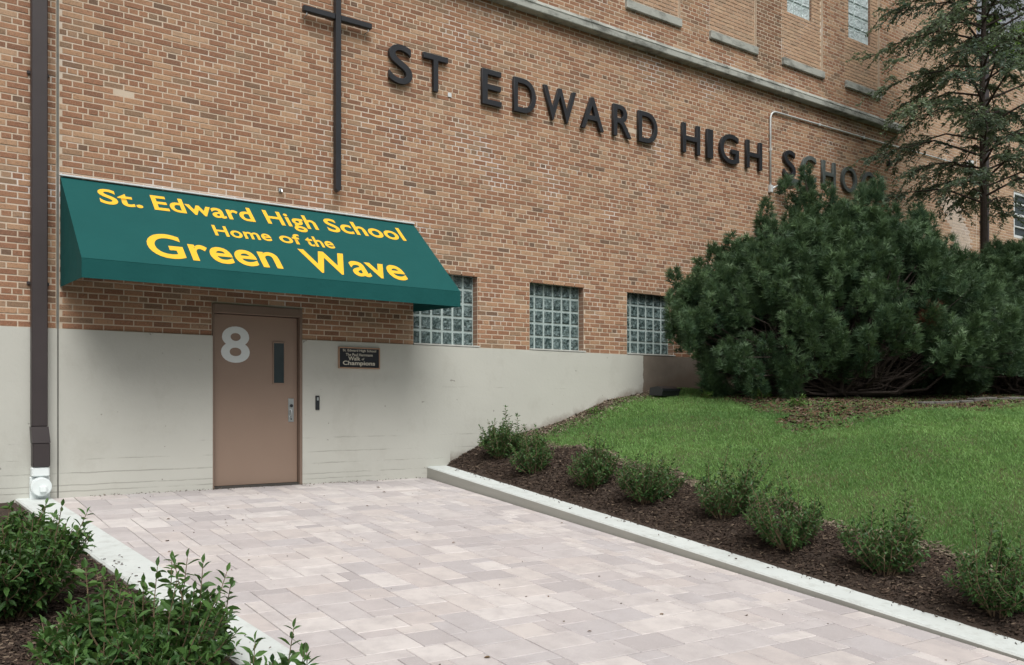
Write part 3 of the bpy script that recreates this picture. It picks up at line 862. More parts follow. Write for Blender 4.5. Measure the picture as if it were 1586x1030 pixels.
# conduit
cd = empty('electrical_conduit', (13.46, 0, 5.0)); tag(cd, 'thin grey metal conduit bent over the last word of the wall letters', 'conduit')
pts = [(0, -.035, 0), (0, -.035, 1.26)] + [(.16 - .16 * math.cos(t), -.035, 1.26 + .16 * math.sin(t)) for t in np.linspace(.25, math.pi / 2 - .1, 6)] + [(.20, -.035, 1.422), (3.6, -.035, 1.462), (7.2, -.035, 1.53)]
m_ = MB(); m_.tube(pts, .017, 10); m_.build('pipe', M['galv'], cd, smooth=True)
m_ = MB(); m_.box(-.035, .035, -.075, -.009, -.10, .035, .006); m_.build('junction_box', M['galv'], cd)
m_ = MB(); m_.box(7.18, 7.34, -.12, -.009, 1.44, 1.66, .008); m_.build('end_box', M['white_trim'], cd)
for (bx, bz) in ((0, .7), (1.5, 1.437), (3.0, 1.455), (4.6, 1.48), (6.2, 1.51)):
    m_ = MB(); m_.box(bx - .016, bx + .016, -.056, -.009, bz - .03, bz + .03, .003); m_.build('clamp', M['galv'], cd)
fl = empty('wall_floodlight', (13.52, -.05, 5.03)); tag(fl, 'grey floodlight on a short arm below the conduit, half behind the pine', 'floodlight')
m_ = MB(); m_.tube([(-.03, .0, -.05), (.06, -.05, .0), (.12, -.10, .02)], .018, 8); m_.build('arm', M['galv'], fl)
m_ = MB(); m_.prism_x([(-.05, -.02), (-.08, .08), (-.32, .10), (-.30, -.01)], .06, .42); m_.build('housing', M['worn_letter'], fl)
# small fittings on the bricks
m_ = MB(); m_.box(-.05, .05, -.09, 0, -.05, .06, .012); m_.tube([(0, -.05, .05), (-.02, -.03, .17), (-.02, -.001, .19)], .012, 6)
o = m_.build('wall_bracket', M['black_metal']); o.location = (17.38, -.008, 6.06); tag(o, 'small black bracket on the wall right of the last letters', 'bracket')
m_ = MB(); m_.box(-.03, .03, -.006, 0, -.028, .03, .002); o = m_.build('wall_patch', M['white_trim']); o.location = (6.50, -.010, 5.275); tag(o, 'tiny square white patch on the bricks between letters T and E', 'patch')
m_ = MB(); m_.tube([(0, 0, 0), (0, -.05, 0), (0, -.06, -.03)], .011, 8); m_.box(-.02, .02, -.008, 0, -.02, .03, .003)
o = m_.build('wall_anchor', M['steel']); o.location = (4.06, -.009, 3.60); tag(o, 'small steel anchor on the bricks just above the awning', 'anchor')
# black ground floodlight on the lawn by the wall
gf = empty('ground_floodlight', (10.15, -.55, float(z_lawn(10.15, .55)))); tag(gf, 'small black floodlight on the ground at the left foot of the pine', 'floodlight')
m_ = MB(); m_.prism_x([(-.13, .02), (-.16, .11), (-.05, .17), (.12, .15), (.14, .03)], -.19, .19); h_ = m_.build('housing', M['black_metal'], gf)
m_ = MB(); m_.box(-.20, .20, -.165, -.145, .09, .135, .003); m_.build('visor', M['black_metal'], gf)
m_ = MB(); m_.tube([(0, 0, -.08), (0, 0, .04)], .025, 8); m_.build('stake', M['galv'], gf)

# ------------------------------------------------------------------ plants
class Leaves:
    """gathers transformed copies of small meshes into one mesh"""
    def __init__(s): s.V = []; s.F = []; s.C = []; s.n = 0
    def put(s, base, T, col):
        v = base[0] @ T[:3, :3].T + T[:3, 3]
        s.V.append(v); s.F.append(base[1] + s.n); s.C.append(np.tile(col, (len(v), 1))); s.n += len(v)
    def put_many(s, base, Rm, P, cols):
        """Rm (n,3,3) includes the scale, P (n,3), cols (n,3)"""
        v = np.einsum('nij,kj->nki', Rm, base[0]) + P[:, None, :]
        n, kv = len(P), len(base[0])
        f = base[1][None] + (np.arange(n) * kv)[:, None, None] + s.n
        s.V.append(v.reshape(-1, 3)); s.F.append(f.reshape(-1, base[1].shape[1])); s.C.append(np.repeat(cols, kv, 0)); s.n += n * kv
    def build(s, name, mat, parent=None, kind=None):
        o = link(name, npmesh(name, np.concatenate(s.V), np.concatenate(s.F), mat, np.concatenate(s.C)), parent)
        if kind: o['kind'] = kind
        return o

def frames(dirs, ups=None, roll=None, r=rng):
    """rotation matrices whose +y axis is dirs and whose z axis is near ups"""
    d = dirs / np.linalg.norm(dirs, axis=1, keepdims=True)
    u = np.tile(np.array([0, 0, 1.0]), (len(d), 1)) if ups is None else ups
    x = np.cross(d, u); ln = np.linalg.norm(x, axis=1, keepdims=True)
    bad = ln[:, 0] < 1e-3; x[bad] = np.array([1, 0, 0]); ln[bad] = 1; x /= ln
    z = np.cross(x, d)
    if roll is not None:
        c, s_ = np.cos(roll)[:, None], np.sin(roll)[:, None]
        x, z = x * c + z * s_, z * c - x * s_
    return np.stack([x, d, z], -1)

# a pointed leaf folded along its midrib; unit length along +y
LV = np.array([.88, 1, 1]) * np.array([(0, 0, 0), (-.16, .22, .05), (0, .25, -.02), (.16, .22, .05), (-.24, .48, .07), (0, .5, -.03), (.24, .48, .07), (-.14, .76, .02), (0, .77, -.06), (.14, .76, .02), (0, 1.0, -.14)])
LF = np.array([(0, 2, 1), (0, 3, 2), (1, 2, 5), (1, 5, 4), (2, 3, 6), (2, 6, 5), (4, 5, 8), (4, 8, 7), (5, 6, 9), (5, 9, 8), (7, 8, 10), (8, 9, 10)])
LEAF = (LV, LF)
LV2 = np.array([(0, 0, 0), (-.2, .45, .05), (.2, .45, .05), (0, 1, -.08)]); LEAF2 = (LV2, np.array([(0, 2, 1), (1, 2, 3)]))

def shrub(loc, height, radius, nst, leaf, label, group, seed, singles=0, cols=((.035, .085, .022), (.075, .15, .035)), shoots=0, side=4, lean=(0, 0), name='shrub', base=LEAF, spacing=.55):
    r = np.random.default_rng(seed)
    e = empty(name, loc); tag(e, label, 'shrub', group)
    st = MB(); dirs, pos, lens, tips = [], [], [], []
    def leafy(pts, frm, ln, tip0=0.0, big=1.0):
        P = np.array(pts); seg = np.linalg.norm(np.diff(P, axis=0), axis=1); cum = np.concatenate([[0], np.cumsum(seg)])
        t = frm * cum[-1]; az = r.uniform(0, 6.28)
        while t < cum[-1]:
            p = np.array([np.interp(t, cum, P[:, a]) for a in range(3)])
            i = min(np.searchsorted(cum, t), len(P) - 1); i = max(i, 1)
            d = P[i] - P[i - 1]; d /= np.linalg.norm(d) + 1e-9
            q = np.cross(d, [math.cos(az), math.sin(az), .3]); q /= np.linalg.norm(q) + 1e-9
            fr = t / cum[-1]
            for sgn in (1, -1):
                dd = q * sgn * r.uniform(.7, 1.0) + d * r.uniform(.25, .75) + r.normal(0, .16, 3) + np.array([0, 0, r.uniform(-.25, .15)])
                dirs.append(dd); pos.append(p); lens.append(ln * big * r.uniform(.65, 1.15) * (1 - .35 * max(0, fr - .75) * 4 * .6)); tips.append(fr + tip0)
            az += 1.4 + r.normal(0, .25); t += ln * spacing * r.uniform(.7, 1.3)
        dirs.append(P[-1] - P[-2]); pos.append(P[-1]); lens.append(ln * .7); tips.append(1.1 + tip0)
    for i in range(nst + shoots):
        sh = i >= nst
        a = r.uniform(0, 6.28); rad = radius * math.sqrt(r.uniform(.02, 1)) * (.9 if sh else 1)
        hh = height * (r.uniform(.95, 1.42) if sh else r.uniform(.55, 1.0)) * (1 - .30 * (rad / radius) ** 2)
        end = np.array([math.cos(a) * rad + lean[0] * hh, math.sin(a) * rad + lean[1] * hh, hh])
        b0 = np.array([math.cos(a), math.sin(a), 0]) * min(.10, radius * .15) * r.uniform(.2, 1)
        mid = (b0 + end) / 2 + np.array([math.cos(a), math.sin(a), 0]) * radius * .12 + r.normal(0, .02, 3)
        mid[2] *= .95
        pts = [tuple(b0 * 1 + np.array([0, 0, -.04])), tuple(b0 * .6 + mid * .4 - np.array([0, 0, .01])), tuple(mid), tuple(mid * .5 + end * .5 + r.normal(0, .012, 3)), tuple(end)]
        th_ = .004 + .004 * height
        st.tube(pts, [th_, th_ * .85, th_ * .7, th_ * .5, th_ * .3], 5)
        leafy(pts, .45 if sh else .22, leaf, .25 if sh else 0, 1.1 if sh else 1)
        for s_ in range(0 if sh else side):
            t = r.uniform(.25, .9); P = np.array(pts); p = P[int(t * 4)] * (1 - (t * 4) % 1) + P[min(4, int(t * 4) + 1)] * ((t * 4) % 1)
            a2 = r.uniform(0, 6.28); L = height * r.uniform(.16, .36)
            q1 = p + np.array([math.cos(a2) * .6, math.sin(a2) * .6, .45]) * L * .55
            q2 = q1 + np.array([math.cos(a2) * .4, math.sin(a2) * .4, .65]) * L * .5
            st.tube([tuple(p), tuple(q1), tuple(q2)], [th_ * .5, th_ * .4, th_ * .25], 4)
            leafy([p, q1, q2], .1, leaf * .92)
    st.build('stems', M['twig'], e)
    dirs = np.array(dirs); pos = np.array(pos); lens = np.array(lens); tips = np.array(tips)
    ok = pos[:, 2] > height * .06
    dirs, pos, lens, tips = dirs[ok], pos[ok], lens[ok], tips[ok]
    Rm = frames(dirs, roll=r.normal(0, .5, len(dirs))) * lens[:, None, None]
    mixf = np.clip(r.normal(.42, .22, len(dirs)) + .35 * np.clip(tips - .75, 0, .6), 0, 1)[:, None]
    C_ = np.array(cols[0]) * (1 - mixf) + np.array(cols[1]) * mixf
    C_ *= r.uniform(.8, 1.15, (len(dirs), 1))
    one = np.zeros(len(dirs), bool)
    if singles:
        wp = pos + np.array(loc)
        sx, sy, dp = project(wp)
        vis = (sx > 0) & (sx < 1586) & (sy > 0) & (sy < 1030)
        sc_ = np.where(vis, tips + .6 * pos[:, 2] / height + .3 / np.maximum(dp, .5), -9)
        one[np.argsort(-sc_)[:singles]] = True; one &= vis
        meshes = []
        for kk in range(8):
            f_ = kk / 7; cc = np.array(cols[0]) * (1 - f_) + np.array(cols[1]) * f_
            meshes.append(npmesh('leaf', base[0], base[1], M['leaf'], np.tile(cc, (len(base[0]), 1))))
        for i in np.nonzero(one)[0]:
            o = link('leaf', meshes[int(np.clip(mixf[i, 0] * 7.99, 0, 7))], e)
            mm = Matrix([[*Rm[i][0], pos[i][0]], [*Rm[i][1], pos[i][1]], [*Rm[i][2], pos[i][2]], [0, 0, 0, 1]])
            o.matrix_local = mm
    L_ = Leaves(); L_.put_many(base, Rm[~one], pos[~one], C_[~one])
    L_.build('foliage', M['leaf'], e, 'stuff')
    return e

# row of young shrubs in the right-hand bed
ROW = [(775, 712, .50, .30, 'first, nearest the wall'), (828, 735, .56, .37, 'second from the wall'), (915, 758, .56, .36, 'third from the wall'), (1000, 781, .55, .36, 'fourth from the wall'),
       (1120, 804, .56, .40, 'fifth from the wall'), (1222, 853, .54, .36, 'sixth from the wall'), (1370, 893, .54, .35, 'third from the right edge of the frame'), (1545, 955, .54, .36, 'last, at the right edge of the frame')]
def hit(px_, py_, zf):
    d = FV + RV * (px_ - 793) / 1367 + np.array([0, 0, 1.0]) * (627 - py_) / 1367
    for s_ in np.arange(2.0, 22, .01):
        p = CAM + d * s_
        if p[1] > -.05: return p
        if p[2] <= zf(p[0], -p[1]): return p
    return p
NAMES8 = ['first of the row, against the wall', 'second of the row counted from the wall', 'third of the row counted from the wall', 'fourth of the row counted from the wall', 'fifth of the row counted from the wall', 'sixth of the row counted from the wall', 'last but one of the row', 'last of the row, cut at right']
vr = random.Random(5)
for i, (px_, py_, h_, r_, _) in enumerate(ROW):
    p = hit(px_, py_, z_lawn)
    sh = shrub((p[0], p[1], float(z_lawn(p[0], -p[1])) + .01), h_ * vr.uniform(.82, 1.12), r_ * vr.uniform(.8, 1.15), vr.randint(24, 40), .054, f'small leafy shrub in the right bed, {NAMES8[i]}', 'young shrubs along the right kerb', 100 + i,
               cols=((.032, .092, .030), (.098, .195, .054)), shoots=vr.randint(10, 18), side=5, spacing=.55, lean=(vr.uniform(-.2, .2), vr.uniform(-.2, .2)))
# large shrubs in the left bed, close to the camera
for i, (x, y, h_, r_, nst, lab, sing, ln) in enumerate([
        (.70, -4.20, .68, .48, 78, 'bushy green shrub at the left edge of the photo, below the downspout', 70, .074),
        (1.08, -5.85, .49, .52, 76, 'broad green shrub with long leafy shoots beside the left kerb', 150, .076),
        (1.40, -6.72, .38, .24, 15, 'green shrub cut by the bottom edge of the photo beside the left kerb', 70, .074)]):
    shrub((x, y, float(z_left(x, -y))), h_, r_, nst, ln, lab, 'large shrubs in the left bed', 200 + i, singles=sing,
          cols=((.030, .090, .028), (.105, .215, .052)), shoots=(10, 26, 9)[i], side=6, spacing=.52)

# pines: lobed needle masses on dark branches
NT_ = []
tr = np.random.default_rng(1)
for i in range(26):
    a = tr.uniform(0, 6.28); el_ = tr.uniform(.25, 1.15); y0 = tr.uniform(0, .55)
    d = np.array([math.cos(a) * math.sin(el_), math.cos(el_), math.sin(a) * math.sin(el_)])
    p0 = np.array([0, y0, 0]); sdv = np.cross(d, [math.sin(a), 0, -math.cos(a)]); sdv /= np.linalg.norm(sdv) + 1e-9
    L = tr.uniform(.55, .8)
    NT_ += [p0 - sdv * .034, p0 + sdv * .034, p0 + d * L]
TUFT = (np.array(NT_), np.arange(78).reshape(-1, 3))
def pine(loc, Rx, Ry, H, label, seed, nl=120, brown=0.03, peaks=(), bare=.16, low=None, tuft=.135, brown_at=None, rz=-YAW):
    r = np.random.default_rng(seed)
    e = empty('pine_shrub', loc, rz); tag(e, label, 'pine', 'pines in front of the wall')
    br = MB(); P, Dm, C_ = [], [], []
    def lobe(c, ax, L, rad, n, isb):
        u = np.cross(ax, [.3, .2, .9]); u /= np.linalg.norm(u); v_ = np.cross(ax, u)
        t = r.beta(1.2, 1.4, n); a = r.uniform(0, 6.28, n)
        rr = rad * (1 - t) ** .62 * np.sqrt(r.uniform(.25, 1, n)) + .015
        off = (u[None] * np.cos(a)[:, None] + v_[None] * np.sin(a)[:, None])
        P.append(c + ax[None] * (t * L)[:, None] + off * rr[:, None])
        Dm.append(ax[None] * .9 + off * .75 + np.array([0, 0, .30]) + r.normal(0, .12, (n, 3)))
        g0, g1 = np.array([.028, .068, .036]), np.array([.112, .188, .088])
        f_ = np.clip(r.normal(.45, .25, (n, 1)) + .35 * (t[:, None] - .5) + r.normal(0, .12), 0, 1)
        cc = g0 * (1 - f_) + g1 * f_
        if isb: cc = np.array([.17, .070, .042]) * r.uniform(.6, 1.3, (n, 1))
        C_.append(cc)
    for i in range(nl):
        a = r.uniform(0, 6.28); bb = bare
        if low is not None and math.cos(a) < low: bb = .03
        h = bb + (1 - bb) * r.beta(1.15, 1.1)
        rad = (1 - h ** 2.6) ** .8 * (0.80 + .20 * min(1, h / .3))
        lump = 1 + .10 * math.sin(3 * a + seed) + .08 * math.sin(5 * a + 7 * h + seed * 2)
        inn = math.sqrt(r.uniform(.30, 1))
        c = np.array([math.cos(a) * Rx * rad * lump * inn, math.sin(a) * Ry * rad * lump * inn, H * h * (.90 + .1 * r.uniform())])
        ax = np.array([math.cos(a) * .42, math.sin(a) * .42, .75 + .8 * h]) + r.normal(0, .15, 3); ax /= np.linalg.norm(ax)
        L = r.uniform(.34, .74)
        isb = r.random() < brown
        if brown_at is not None and np.linalg.norm((c - np.array(brown_at[0])) / np.array(brown_at[1])) < 1: isb = r.random() < .8
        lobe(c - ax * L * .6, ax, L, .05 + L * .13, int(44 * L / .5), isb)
        q0 = np.array([r.normal(0, .25), r.normal(0, .15), r.uniform(-.05, .20)])
        m1 = q0 * .6 + c * .4 + np.array([0, 0, -.12 * H * (1 - h)]) + r.normal(0, .08, 3)
        m1[2] = max(m1[2], .05)
        m2 = q0 * .25 + c * .75 + r.normal(0, .06, 3)
        tk = .010 + .014 * r.random()
        br.tube([tuple(q0), tuple(m1), tuple(m2), tuple(c)], [tk * 1.6, tk, tk * .6, tk * .3], 5)
        for q in range(3):
            f_ = r.uniform(.25, .9); p0 = m1 * (1 - f_) + m2 * f_; d_ = r.normal(0, .30, 3); d_[2] = abs(d_[2]) * .4 - .03
            br.tube([tuple(p0), tuple(p0 + d_ * .6 + r.normal(0, .02, 3)), tuple(p0 + d_)], [.007, .005, .003], 4)
    for i in range(int(nl * .55)):
        a = r.uniform(0, 6.28); h = r.uniform(.18, .97); rad = (1 - h ** 2.6) ** .8 * (0.80 + .20 * min(1, h / .3))
        lump = 1 + .10 * math.sin(3 * a + seed) + .08 * math.sin(5 * a + 7 * h + seed * 2); inn = r.uniform(.86, 1.04)
        c = np.array([math.cos(a) * Rx * rad * lump * inn, math.sin(a) * Ry * rad * lump * inn, H * h * .97])
        ax = np.array([math.cos(a) * .30, math.sin(a) * .30, 1.0]) + r.normal(0, .14, 3); ax /= np.linalg.norm(ax)
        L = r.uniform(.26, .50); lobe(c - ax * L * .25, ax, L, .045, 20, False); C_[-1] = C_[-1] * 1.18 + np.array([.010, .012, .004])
    for (x, y, z, L) in peaks:
        for q in range(9):
            ax = np.array([r.normal(0, .22), r.normal(0, .22), 1.0]); ax /= np.linalg.norm(ax)
            LL = L * (.75 if q == 0 else r.uniform(.35, .65))
            c = np.array([x, y, z]) + np.array([r.normal(0, .2), r.normal(0, .2), -r.uniform(.1, .7)] if q else [0, 0, 0])
            lobe(c - ax * LL, ax, LL, .05 + LL * .13, int(56 * LL / .5), False)
        br.tube([(0, 0, .3), (x * .5, y * .5, z * .5), (x, y, z - .2)], [.05, .035, .012], 6)
    for q in range(6):
        a = r.uniform(0, 6.28); br.tube([(r.normal(0, .12), r.normal(0, .1), -.1), (math.cos(a) * .3, math.sin(a) * .2, .35), (math.cos(a) * Rx * .4, math.sin(a) * Ry * .4, .35 * H)], [.09, .07, .035], 7)
    br.build('branches', M['bark'], e)
    P = np.concatenate(P); Dm = np.concatenate(Dm); C_ = np.concatenate(C_)
    sc_ = r.uniform(.8, 1.2, len(P)) * tuft
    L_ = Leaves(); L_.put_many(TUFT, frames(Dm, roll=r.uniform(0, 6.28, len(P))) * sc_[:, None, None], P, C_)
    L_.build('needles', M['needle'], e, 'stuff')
    return e
def gz(x, y): return float(z_lawn(x, -y))
pine((12.15, -2.35, gz(12.15, -2.35)), 2.55, 1.40, 2.85, 'large dark green pine in front of the wall covering the last letters', 41, nl=470, brown=.006, low=-.40,
     peaks=((-.50, .1, 3.58, .60), (.68, .2, 3.42, .6), (.05, .0, 3.0, .7), (-1.1, .1, 3.05, .75), (-1.7, .0, 2.5, .65), (-2.2, .0, 2.1, .6), (-2.5, .0, 1.75, .55), (1.2, .1, 3.0, .7), (1.75, .1, 2.45, .6), (.35, -.4, 2.8, .7)), bare=.19)
pine((14.3, -2.2, gz(14.6, -2.2)), 1.5, 1.1, 2.45, 'dark pine between the large pine and the right edge, with a browned patch', 43, nl=230, brown=.03, bare=.10,
     brown_at=((.1, -.7, 1.35), (.55, .8, .5)), peaks=((.1, .2, 2.6, .6), (-.8, .2, 2.55, .6)))
pine((16.1, -3.1, gz(16.1, -3.1)), 1.6, 1.2, 2.5, 'dense dark pine cut by the right edge of the photo', 44, nl=240, brown=.01, bare=.06, peaks=((-.3, .1, 2.75, .6), (.4, .2, 2.8, .6)))

# tree in front of the wall: trunk, limbs, drooping leaf sprays
def feather_tree(loc, H, label, seed, rad, z0, z1, nl, leaf, cols, trunk_r, name='tree', droop=.35, twigs=12, per=20, spread=.30, group=None):
    r = np.random.default_rng(seed)
    e = empty(name, loc); tag(e, label, 'tree', group)
    t_ = MB(); t_.tube([(0, 0, -.2), (.03, 0, H * .25), (-.03, .02, H * .5), (.04, 0, H * .75), (0, .02, H)], [trunk_r * 1.15, trunk_r, trunk_r * .85, trunk_r * .6, trunk_r * .2], 10)
    t_.build('trunk', M['bark'], e)
    li = MB(); dirs, pos, lens, fac = [], [], [], []
    for i in range(nl):
        z = z0 + (z1 - z0) * (i + r.uniform()) / nl; a = i * 2.399 + r.normal(0, .3)
        f = (z - z0) / (z1 - z0); L = rad * (1 - .65 * max(0, f - .35) / .65) * r.uniform(.65, 1.05) * (.75 + .25 * min(1, f / .2))
        d = np.array([math.cos(a), math.sin(a), 0])
        pts = [np.array([0, 0, z]), np.array([0, 0, z]) + d * L * .4 + np.array([0, 0, .16 * L]), np.array([0, 0, z]) + d * L * .75 + np.array([0, 0, .12 * L]) + r.normal(0, .06, 3), np.array([0, 0, z]) + d * L + np.array([0, 0, -.04 * L]) + r.normal(0, .08, 3)]
        li.tube([tuple(p) for p in pts], [.022, .016, .010, .005], 5)
        P = np.array(pts)
        lt = r.normal(.45, .25)
        for k_ in range(twigs):
            t = r.uniform(.2, 1.0) * 3; i0 = min(2, int(t)); p = P[i0] * (1 - (t - i0)) + P[i0 + 1] * (t - i0)
            side_ = np.cross(d, [0, 0, 1]) * r.choice([-1, 1])
            td = d * r.uniform(.3, 1.0) + side_ * r.uniform(.1, 1.0) + np.array([0, 0, r.uniform(-.5, .25)])
            td /= np.linalg.norm(td); TL = spread * r.uniform(.7, 1.6)
            q = [p, p + td * TL * .5, p + td * TL + np.array([0, 0, -droop * TL])]
            li.tube([tuple(x) for x in q], [.006, .004, .002], 4)
            Q = np.array(q)
            for m_ in range(per):
                s_ = r.uniform(.1, 1.0) * 2; j = min(1, int(s_)); pp = Q[j] * (1 - (s_ - j)) + Q[j + 1] * (s_ - j)
                sd = np.cross(td, [0, 0, 1]); sd = sd / (np.linalg.norm(sd) + 1e-9) * r.choice([-1, 1])
                dirs.append(sd * r.uniform(.4, 1) + td * r.uniform(.2, .8) + np.array([0, 0, r.uniform(-.7, .2)])); pos.append(pp + r.normal(0, .012, 3)); lens.append(leaf * r.uniform(.6, 1.2)); fac.append(lt)
    li.build('limbs', M['bark'], e)
    n = len(dirs); f_ = np.clip(np.array(fac)[:, None] + r.normal(0, .2, (n, 1)), 0, 1)
    C_ = np.array(cols[0]) * (1 - f_) + np.array(cols[1]) * f_
    L_ = Leaves(); L_.put_many(LEAF2, frames(np.array(dirs), roll=r.normal(0, .7, n)) * np.array(lens)[:, None, None], np.array(pos), C_)
    L_.build('crown', M['treeleaf'], e, 'stuff')
    return e
feather_tree((16.25, -2.55, gz(16.25, -2.55)), 10.5, 'feathery dark green tree before the wall at the right edge', 61, 2.15, 3.4, 9.8, 104, .080, ((.095, .142, .114), (.235, .305, .200)), .058, twigs=21, per=30, spread=.36)
feather_tree((41.0, 9.0, -1.5), 20.0, 'bright green tree rising behind the low right end of the building', 62, 4.6, 8.0, 19.3, 60, .34, ((.10, .20, .03), (.20, .34, .06)), .25, twigs=14, per=16, spread=.9)

# ------------------------------------------------------------------ stone edging in front of the pines
se = empty('stone_edging', (13.0, -3.9, gz(13.0, -3.9))); tag(se, 'low edging of pale rough stone blocks below the right pines', 'edging')
p0 = np.array([11.9, -3.75]); p1 = np.array([17.6, -4.5]); nst = 20
for i in range(nst):
    t = (i + .5) / nst; q = p0 * (1 - t) + p1 * t; L = np.linalg.norm(p1 - p0) / nst
    m_ = MB(); m_.box(-L / 2 + .012, L / 2 - .012, -.075, .075, -.12, .05 + random.uniform(-.012, .012), .014)
    o = m_.build('stone', M['edge_stone'], se); o.location = (q[0] - 13.0, q[1] + 3.9 + random.uniform(-.015, .015), gz(q[0], q[1]) - gz(13.0, -3.9)); o.rotation_euler = (0, 0, math.atan2(p1[1] - p0[1], p1[0] - p0[0]) + random.uniform(-.04, .04))

# ------------------------------------------------------------------ weeds at the pine's foot
wl = ['low bright weed right of the black ground floodlight', 'bright weed under the left side of the pine', 'small pale weed in the bare soil under the pine', 'tiny weed on the dirt strip along the wall']
for i, (x, y, h_) in enumerate([(10.35, -1.25, .13), (10.75, -2.0, .20), (10.55, -2.75, .18), (8.95, -.25, .10)]):
    shrub((x, y, gz(x, y)), h_, .13, 7, .05, wl[i], None, 300 + i, cols=((.07, .16, .03), (.13, .25, .05)), side=2, name='weed')

# ------------------------------------------------------------------ grass (uncountable)
def in_bare(x, D):
    pine_bed = (x > 9.3 + .25 * np.sin(D * 3.1) + .12 * np.sin(D * 9)) & (x + .55 * D > 11.45 + .2 * np.sin(x * 7) + .15 * np.sin(D * 5)) & (D < interp(x, [9.3, 9.6, 10.0, 10.6, 11.3, 12, 14, 17.6], [1.8, 3.4, 3.8, 3.9, 4.1, 4.5, 4.7, 4.9]))
    wallstrip = D < .22 + .10 * np.sin(x * 5)
    return pine_bed | wallstrip
NG = 640000
gx = rng.uniform(7.1, 19, NG); gD = rng.uniform(.05, 8.4, NG)
dist = np.hypot(gx, 10.43 - gD)
pr_ = np.clip(1.25 - dist / 22, .35, 1.0)
ok = (gx > xb(gD) + .03 * rng.standard_normal(NG)) & (gx < 2.75 * (10.43 - gD) + 1.2) & (rng.random(NG) < pr_)
bare_ = in_bare(gx, gD)
ok &= ~bare_ | (rng.random(NG) < .10 + .16 * (hnoise(gx, gD, 3.0, 2) > .2))
thin = hnoise(gx, gD, .8, 5) + .4 * hnoise(gx, gD, 3.1, 9)
ok &= rng.random(NG) < np.clip(.95 - .35 * np.clip(thin - .55, 0, 1), .3, 1)
gx, gD, thin, dist = gx[ok], gD[ok], thin[ok], dist[ok]
n = len(gx)
gzv = z_lawn(gx, gD) - .004
ang = rng.uniform(0, 6.28, n); hgt = rng.uniform(.020, .046, n) * (1 + .25 * hnoise(gx, gD, 2.2, 1)); wid = rng.uniform(.0022, .0040, n) * np.clip(dist / 7.5, 1, 1.8)
ln_ = rng.normal(0, .55, (n, 2)) * hgt[:, None]
b = np.stack([gx, -gD, gzv], -1); sd = np.stack([np.cos(ang), np.sin(ang), np.zeros(n)], -1) * wid[:, None]
mid_ = b + np.stack([ln_[:, 0] * .35, ln_[:, 1] * .35, hgt * .6], -1)
tip = b + np.stack([ln_[:, 0], ln_[:, 1], hgt], -1)
V = np.stack([b - sd, b + sd, mid_ + sd * .75, mid_ - sd * .75, tip], 1).reshape(-1, 3)
o5 = np.arange(n) * 5
F = np.concatenate([np.stack([o5, o5 + 1, o5 + 2], -1), np.stack([o5, o5 + 2, o5 + 3], -1), np.stack([o5 + 3, o5 + 2, o5 + 4], -1)])
f_ = np.clip(.5 + .42 * hnoise(gx, gD, .7, 4) + .22 * hnoise(gx, gD, 3.5, 6) + rng.normal(0, .15, n), 0, 1)[:, None]
C_ = np.array([.120, .262, .080]) * (1 - f_) + np.array([.315, .530, .175]) * f_
dry = rng.random(n) < .025 + .07 * (thin > .5); C_[dry] = np.array([.24, .21, .10]) * rng.uniform(.7, 1.2, (dry.sum(), 1))
go = link('grass', npmesh('grass', V, F, M['grass'], np.repeat(C_, 5, 0))); tag(go, 'short green mown lawn grass', 'grass', kind='stuff')

# mulch chips and pine litter (uncountable)
def chips(name, xs, Ds, zf, cols, lab, lmin=.012, lmax=.05):
    n = len(xs); ang = rng.uniform(0, 6.28, n); L = rng.uniform(lmin, lmax, n); wd = L * rng.uniform(.15, .4, n)
    z = zf(xs, Ds) + rng.uniform(.0, .014, n)
    a = np.stack([np.cos(ang), np.sin(ang), rng.normal(0, .25, n)], -1) * L[:, None] / 2
    b_ = np.stack([-np.sin(ang), np.cos(ang), rng.normal(0, .35, n)], -1) * wd[:, None] / 2
    c_ = np.stack([xs, -Ds, z + .004], -1); up = np.array([0, 0, .006])
    V = np.stack([c_ - a - b_, c_ + a - b_, c_ + a + b_, c_ - a + b_, c_ - a * .9 + up, c_ + a * .9 + up], 1).reshape(-1, 3)
    o6 = np.arange(n) * 6
    F = np.concatenate([np.stack([o6, o6 + 1, o6 + 5, o6 + 4], -1), np.stack([o6 + 2, o6 + 3, o6 + 4, o6 + 5], -1)])
    ci = rng.integers(0, len(cols), n); C_ = np.array(cols)[ci] * rng.uniform(.75, 1.6, (n, 1))
    o = link(name, npmesh(name, V, F, M['chip'], np.repeat(C_, 6, 0))); tag(o, lab, 'mulch', kind='stuff')
MC = [(.045, .032, .026), (.060, .042, .032), (.030, .023, .019), (.085, .060, .045), (.055, .039, .031), (.15, .115, .085), (.038, .028, .023), (.05, .036, .028)]
nD = rng.uniform(.02, 9.2, 26000); nxx = 6.47 + rng.uniform(0, 1, 26000) * (xb(nD) + .04 - 6.47)
chips('mulch_chips', nxx, nD, zm, MC, 'dark brown bark mulch along the right kerb')
nD = rng.uniform(1.0, 8.6, 34000); nxx = rng.uniform(-.7, 1, 34000) * 1.0 + .55; okk = nxx < xk(nD) - .34
chips('mulch_chips', nxx[okk], nD[okk], lambda x, D: z_left(x, D) + .012 * hnoise(x, D, 7), MC, 'dark brown bark mulch in the left bed')
nxx = rng.uniform(9.4, 17.5, 30000); nD = rng.uniform(.05, 4.9, 30000); okk = in_bare(nxx, nD) | in_bare(nxx + .2, nD - .25)
chips('pine_litter', nxx[okk], nD[okk], z_lawn, [(.11, .060, .036), (.085, .05, .034), (.14, .085, .055), (.10, .08, .06), (.17, .13, .10)], 'brown fallen needles and soil under the pines', .02, .08)

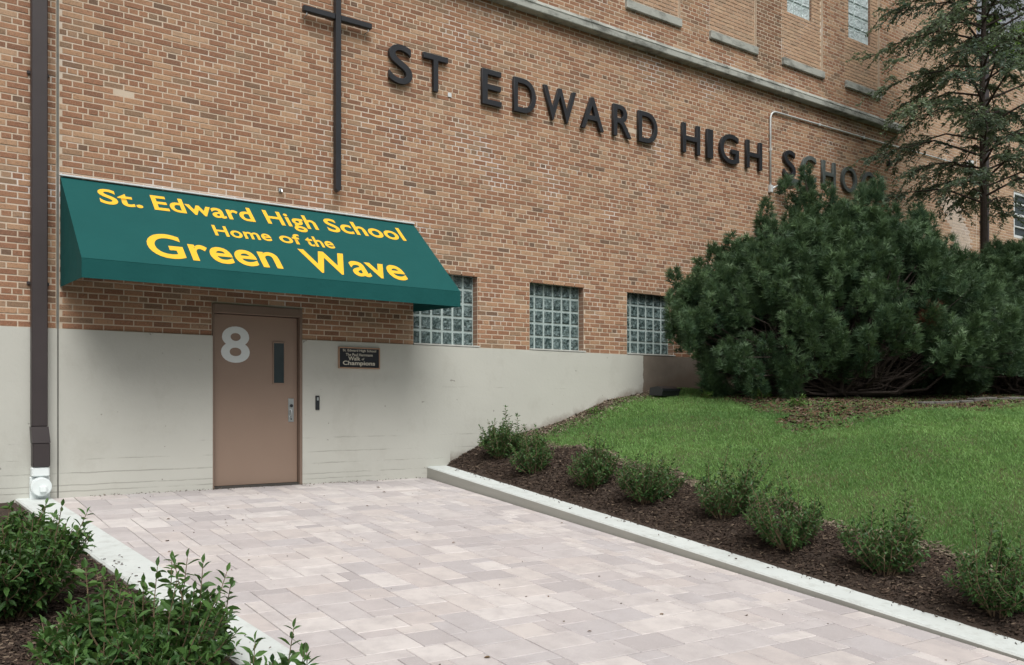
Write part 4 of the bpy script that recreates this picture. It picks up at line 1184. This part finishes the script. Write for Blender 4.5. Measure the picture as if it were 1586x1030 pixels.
nxx = rng.uniform(6.8, 10.4, 5000); nD = np.abs(rng.normal(0, .22, 5000)) + .01
chips('wall_litter', nxx, nD, z_lawn, [(.10, .075, .055), (.20, .16, .12), (.30, .25, .20), (.07, .05, .035)], 'dry litter and soil along the foot of the wall', .02, .07)

nD = rng.uniform(.3, 8.4, 3500); nxx = xb(nD) + .03 + .05 * rng.standard_normal(3500)
chips('bed_edge_litter', nxx, nD, lambda x, D: z_lawn(x, D) + .012, [(.16, .13, .10), (.24, .20, .15), (.10, .08, .06)], 'dry roots and clippings along the cut lawn edge', .02, .07)

nD = rng.uniform(.2, 8.6, 260); nxx = 6.47 - np.abs(rng.normal(0, .07, 260))
chips('kerb_litter', np.clip(nxx, 6.15, 6.46), nD, lambda x, D: z_kerb(D) + 0 * x - .004, MC, 'loose mulch bits spilled on the right kerb', .008, .03)
nD = rng.uniform(1.0, 7.2, 90); nxx = xk(nD) - .32 + np.abs(rng.normal(0, .09, 90))
chips('kerb_litter', np.minimum(nxx, xk(nD) - .02), nD, lambda x, D: z_pave(1.6, D) + .014, MC, 'loose mulch bits spilled on the left kerb', .008, .028)
nD = np.concatenate([rng.uniform(.02, 8.5, 80), np.abs(rng.normal(0, .05, 260)) + .02]); nxx = rng.uniform(1.9, 6.1, 340)
chips('paving_grit', nxx, nD, lambda x, D: z_pave(x, D) - .003, [(.12, .10, .08), (.20, .17, .13), (.08, .065, .05)], 'grit and crumbs on the pavers', .005, .018)

# ------------------------------------------------------------------ fallen leaves on the paving
FL = [(298, 789), (355, 787), (264, 805), (350, 810), (375, 807), (257, 839), (265, 855), (388, 868), (583, 755), (592, 763), (567, 784), (562, 837), (868, 802), (872, 811), (817, 925), (850, 924), (917, 980), (760, 1020), (1016, 931), (1028, 952), (1330, 945), (1158, 955), (648, 825), (700, 842)]
lm = npmesh('dry_leaf', LV * np.array([1.3, 1, 1.6]), LF, M['old_leaf'])
for i, (px_, py_) in enumerate(FL):
    p = hit(px_, py_, z_pave)
    if not (xk(-p[1]) < p[0] < 6.1): continue
    o = link('fallen_leaf', lm, None, (p[0], p[1], float(z_pave(p[0], -p[1])) + .006)); o.rotation_euler = (random.uniform(-.25, .25), random.uniform(-.25, .25), random.uniform(0, 6.28)); s_ = random.uniform(.025, .055); o.scale = (s_, s_, s_)
    tag(o, 'small dry brown leaf lying on the pale pavers', 'leaf', 'fallen leaves on the paving')
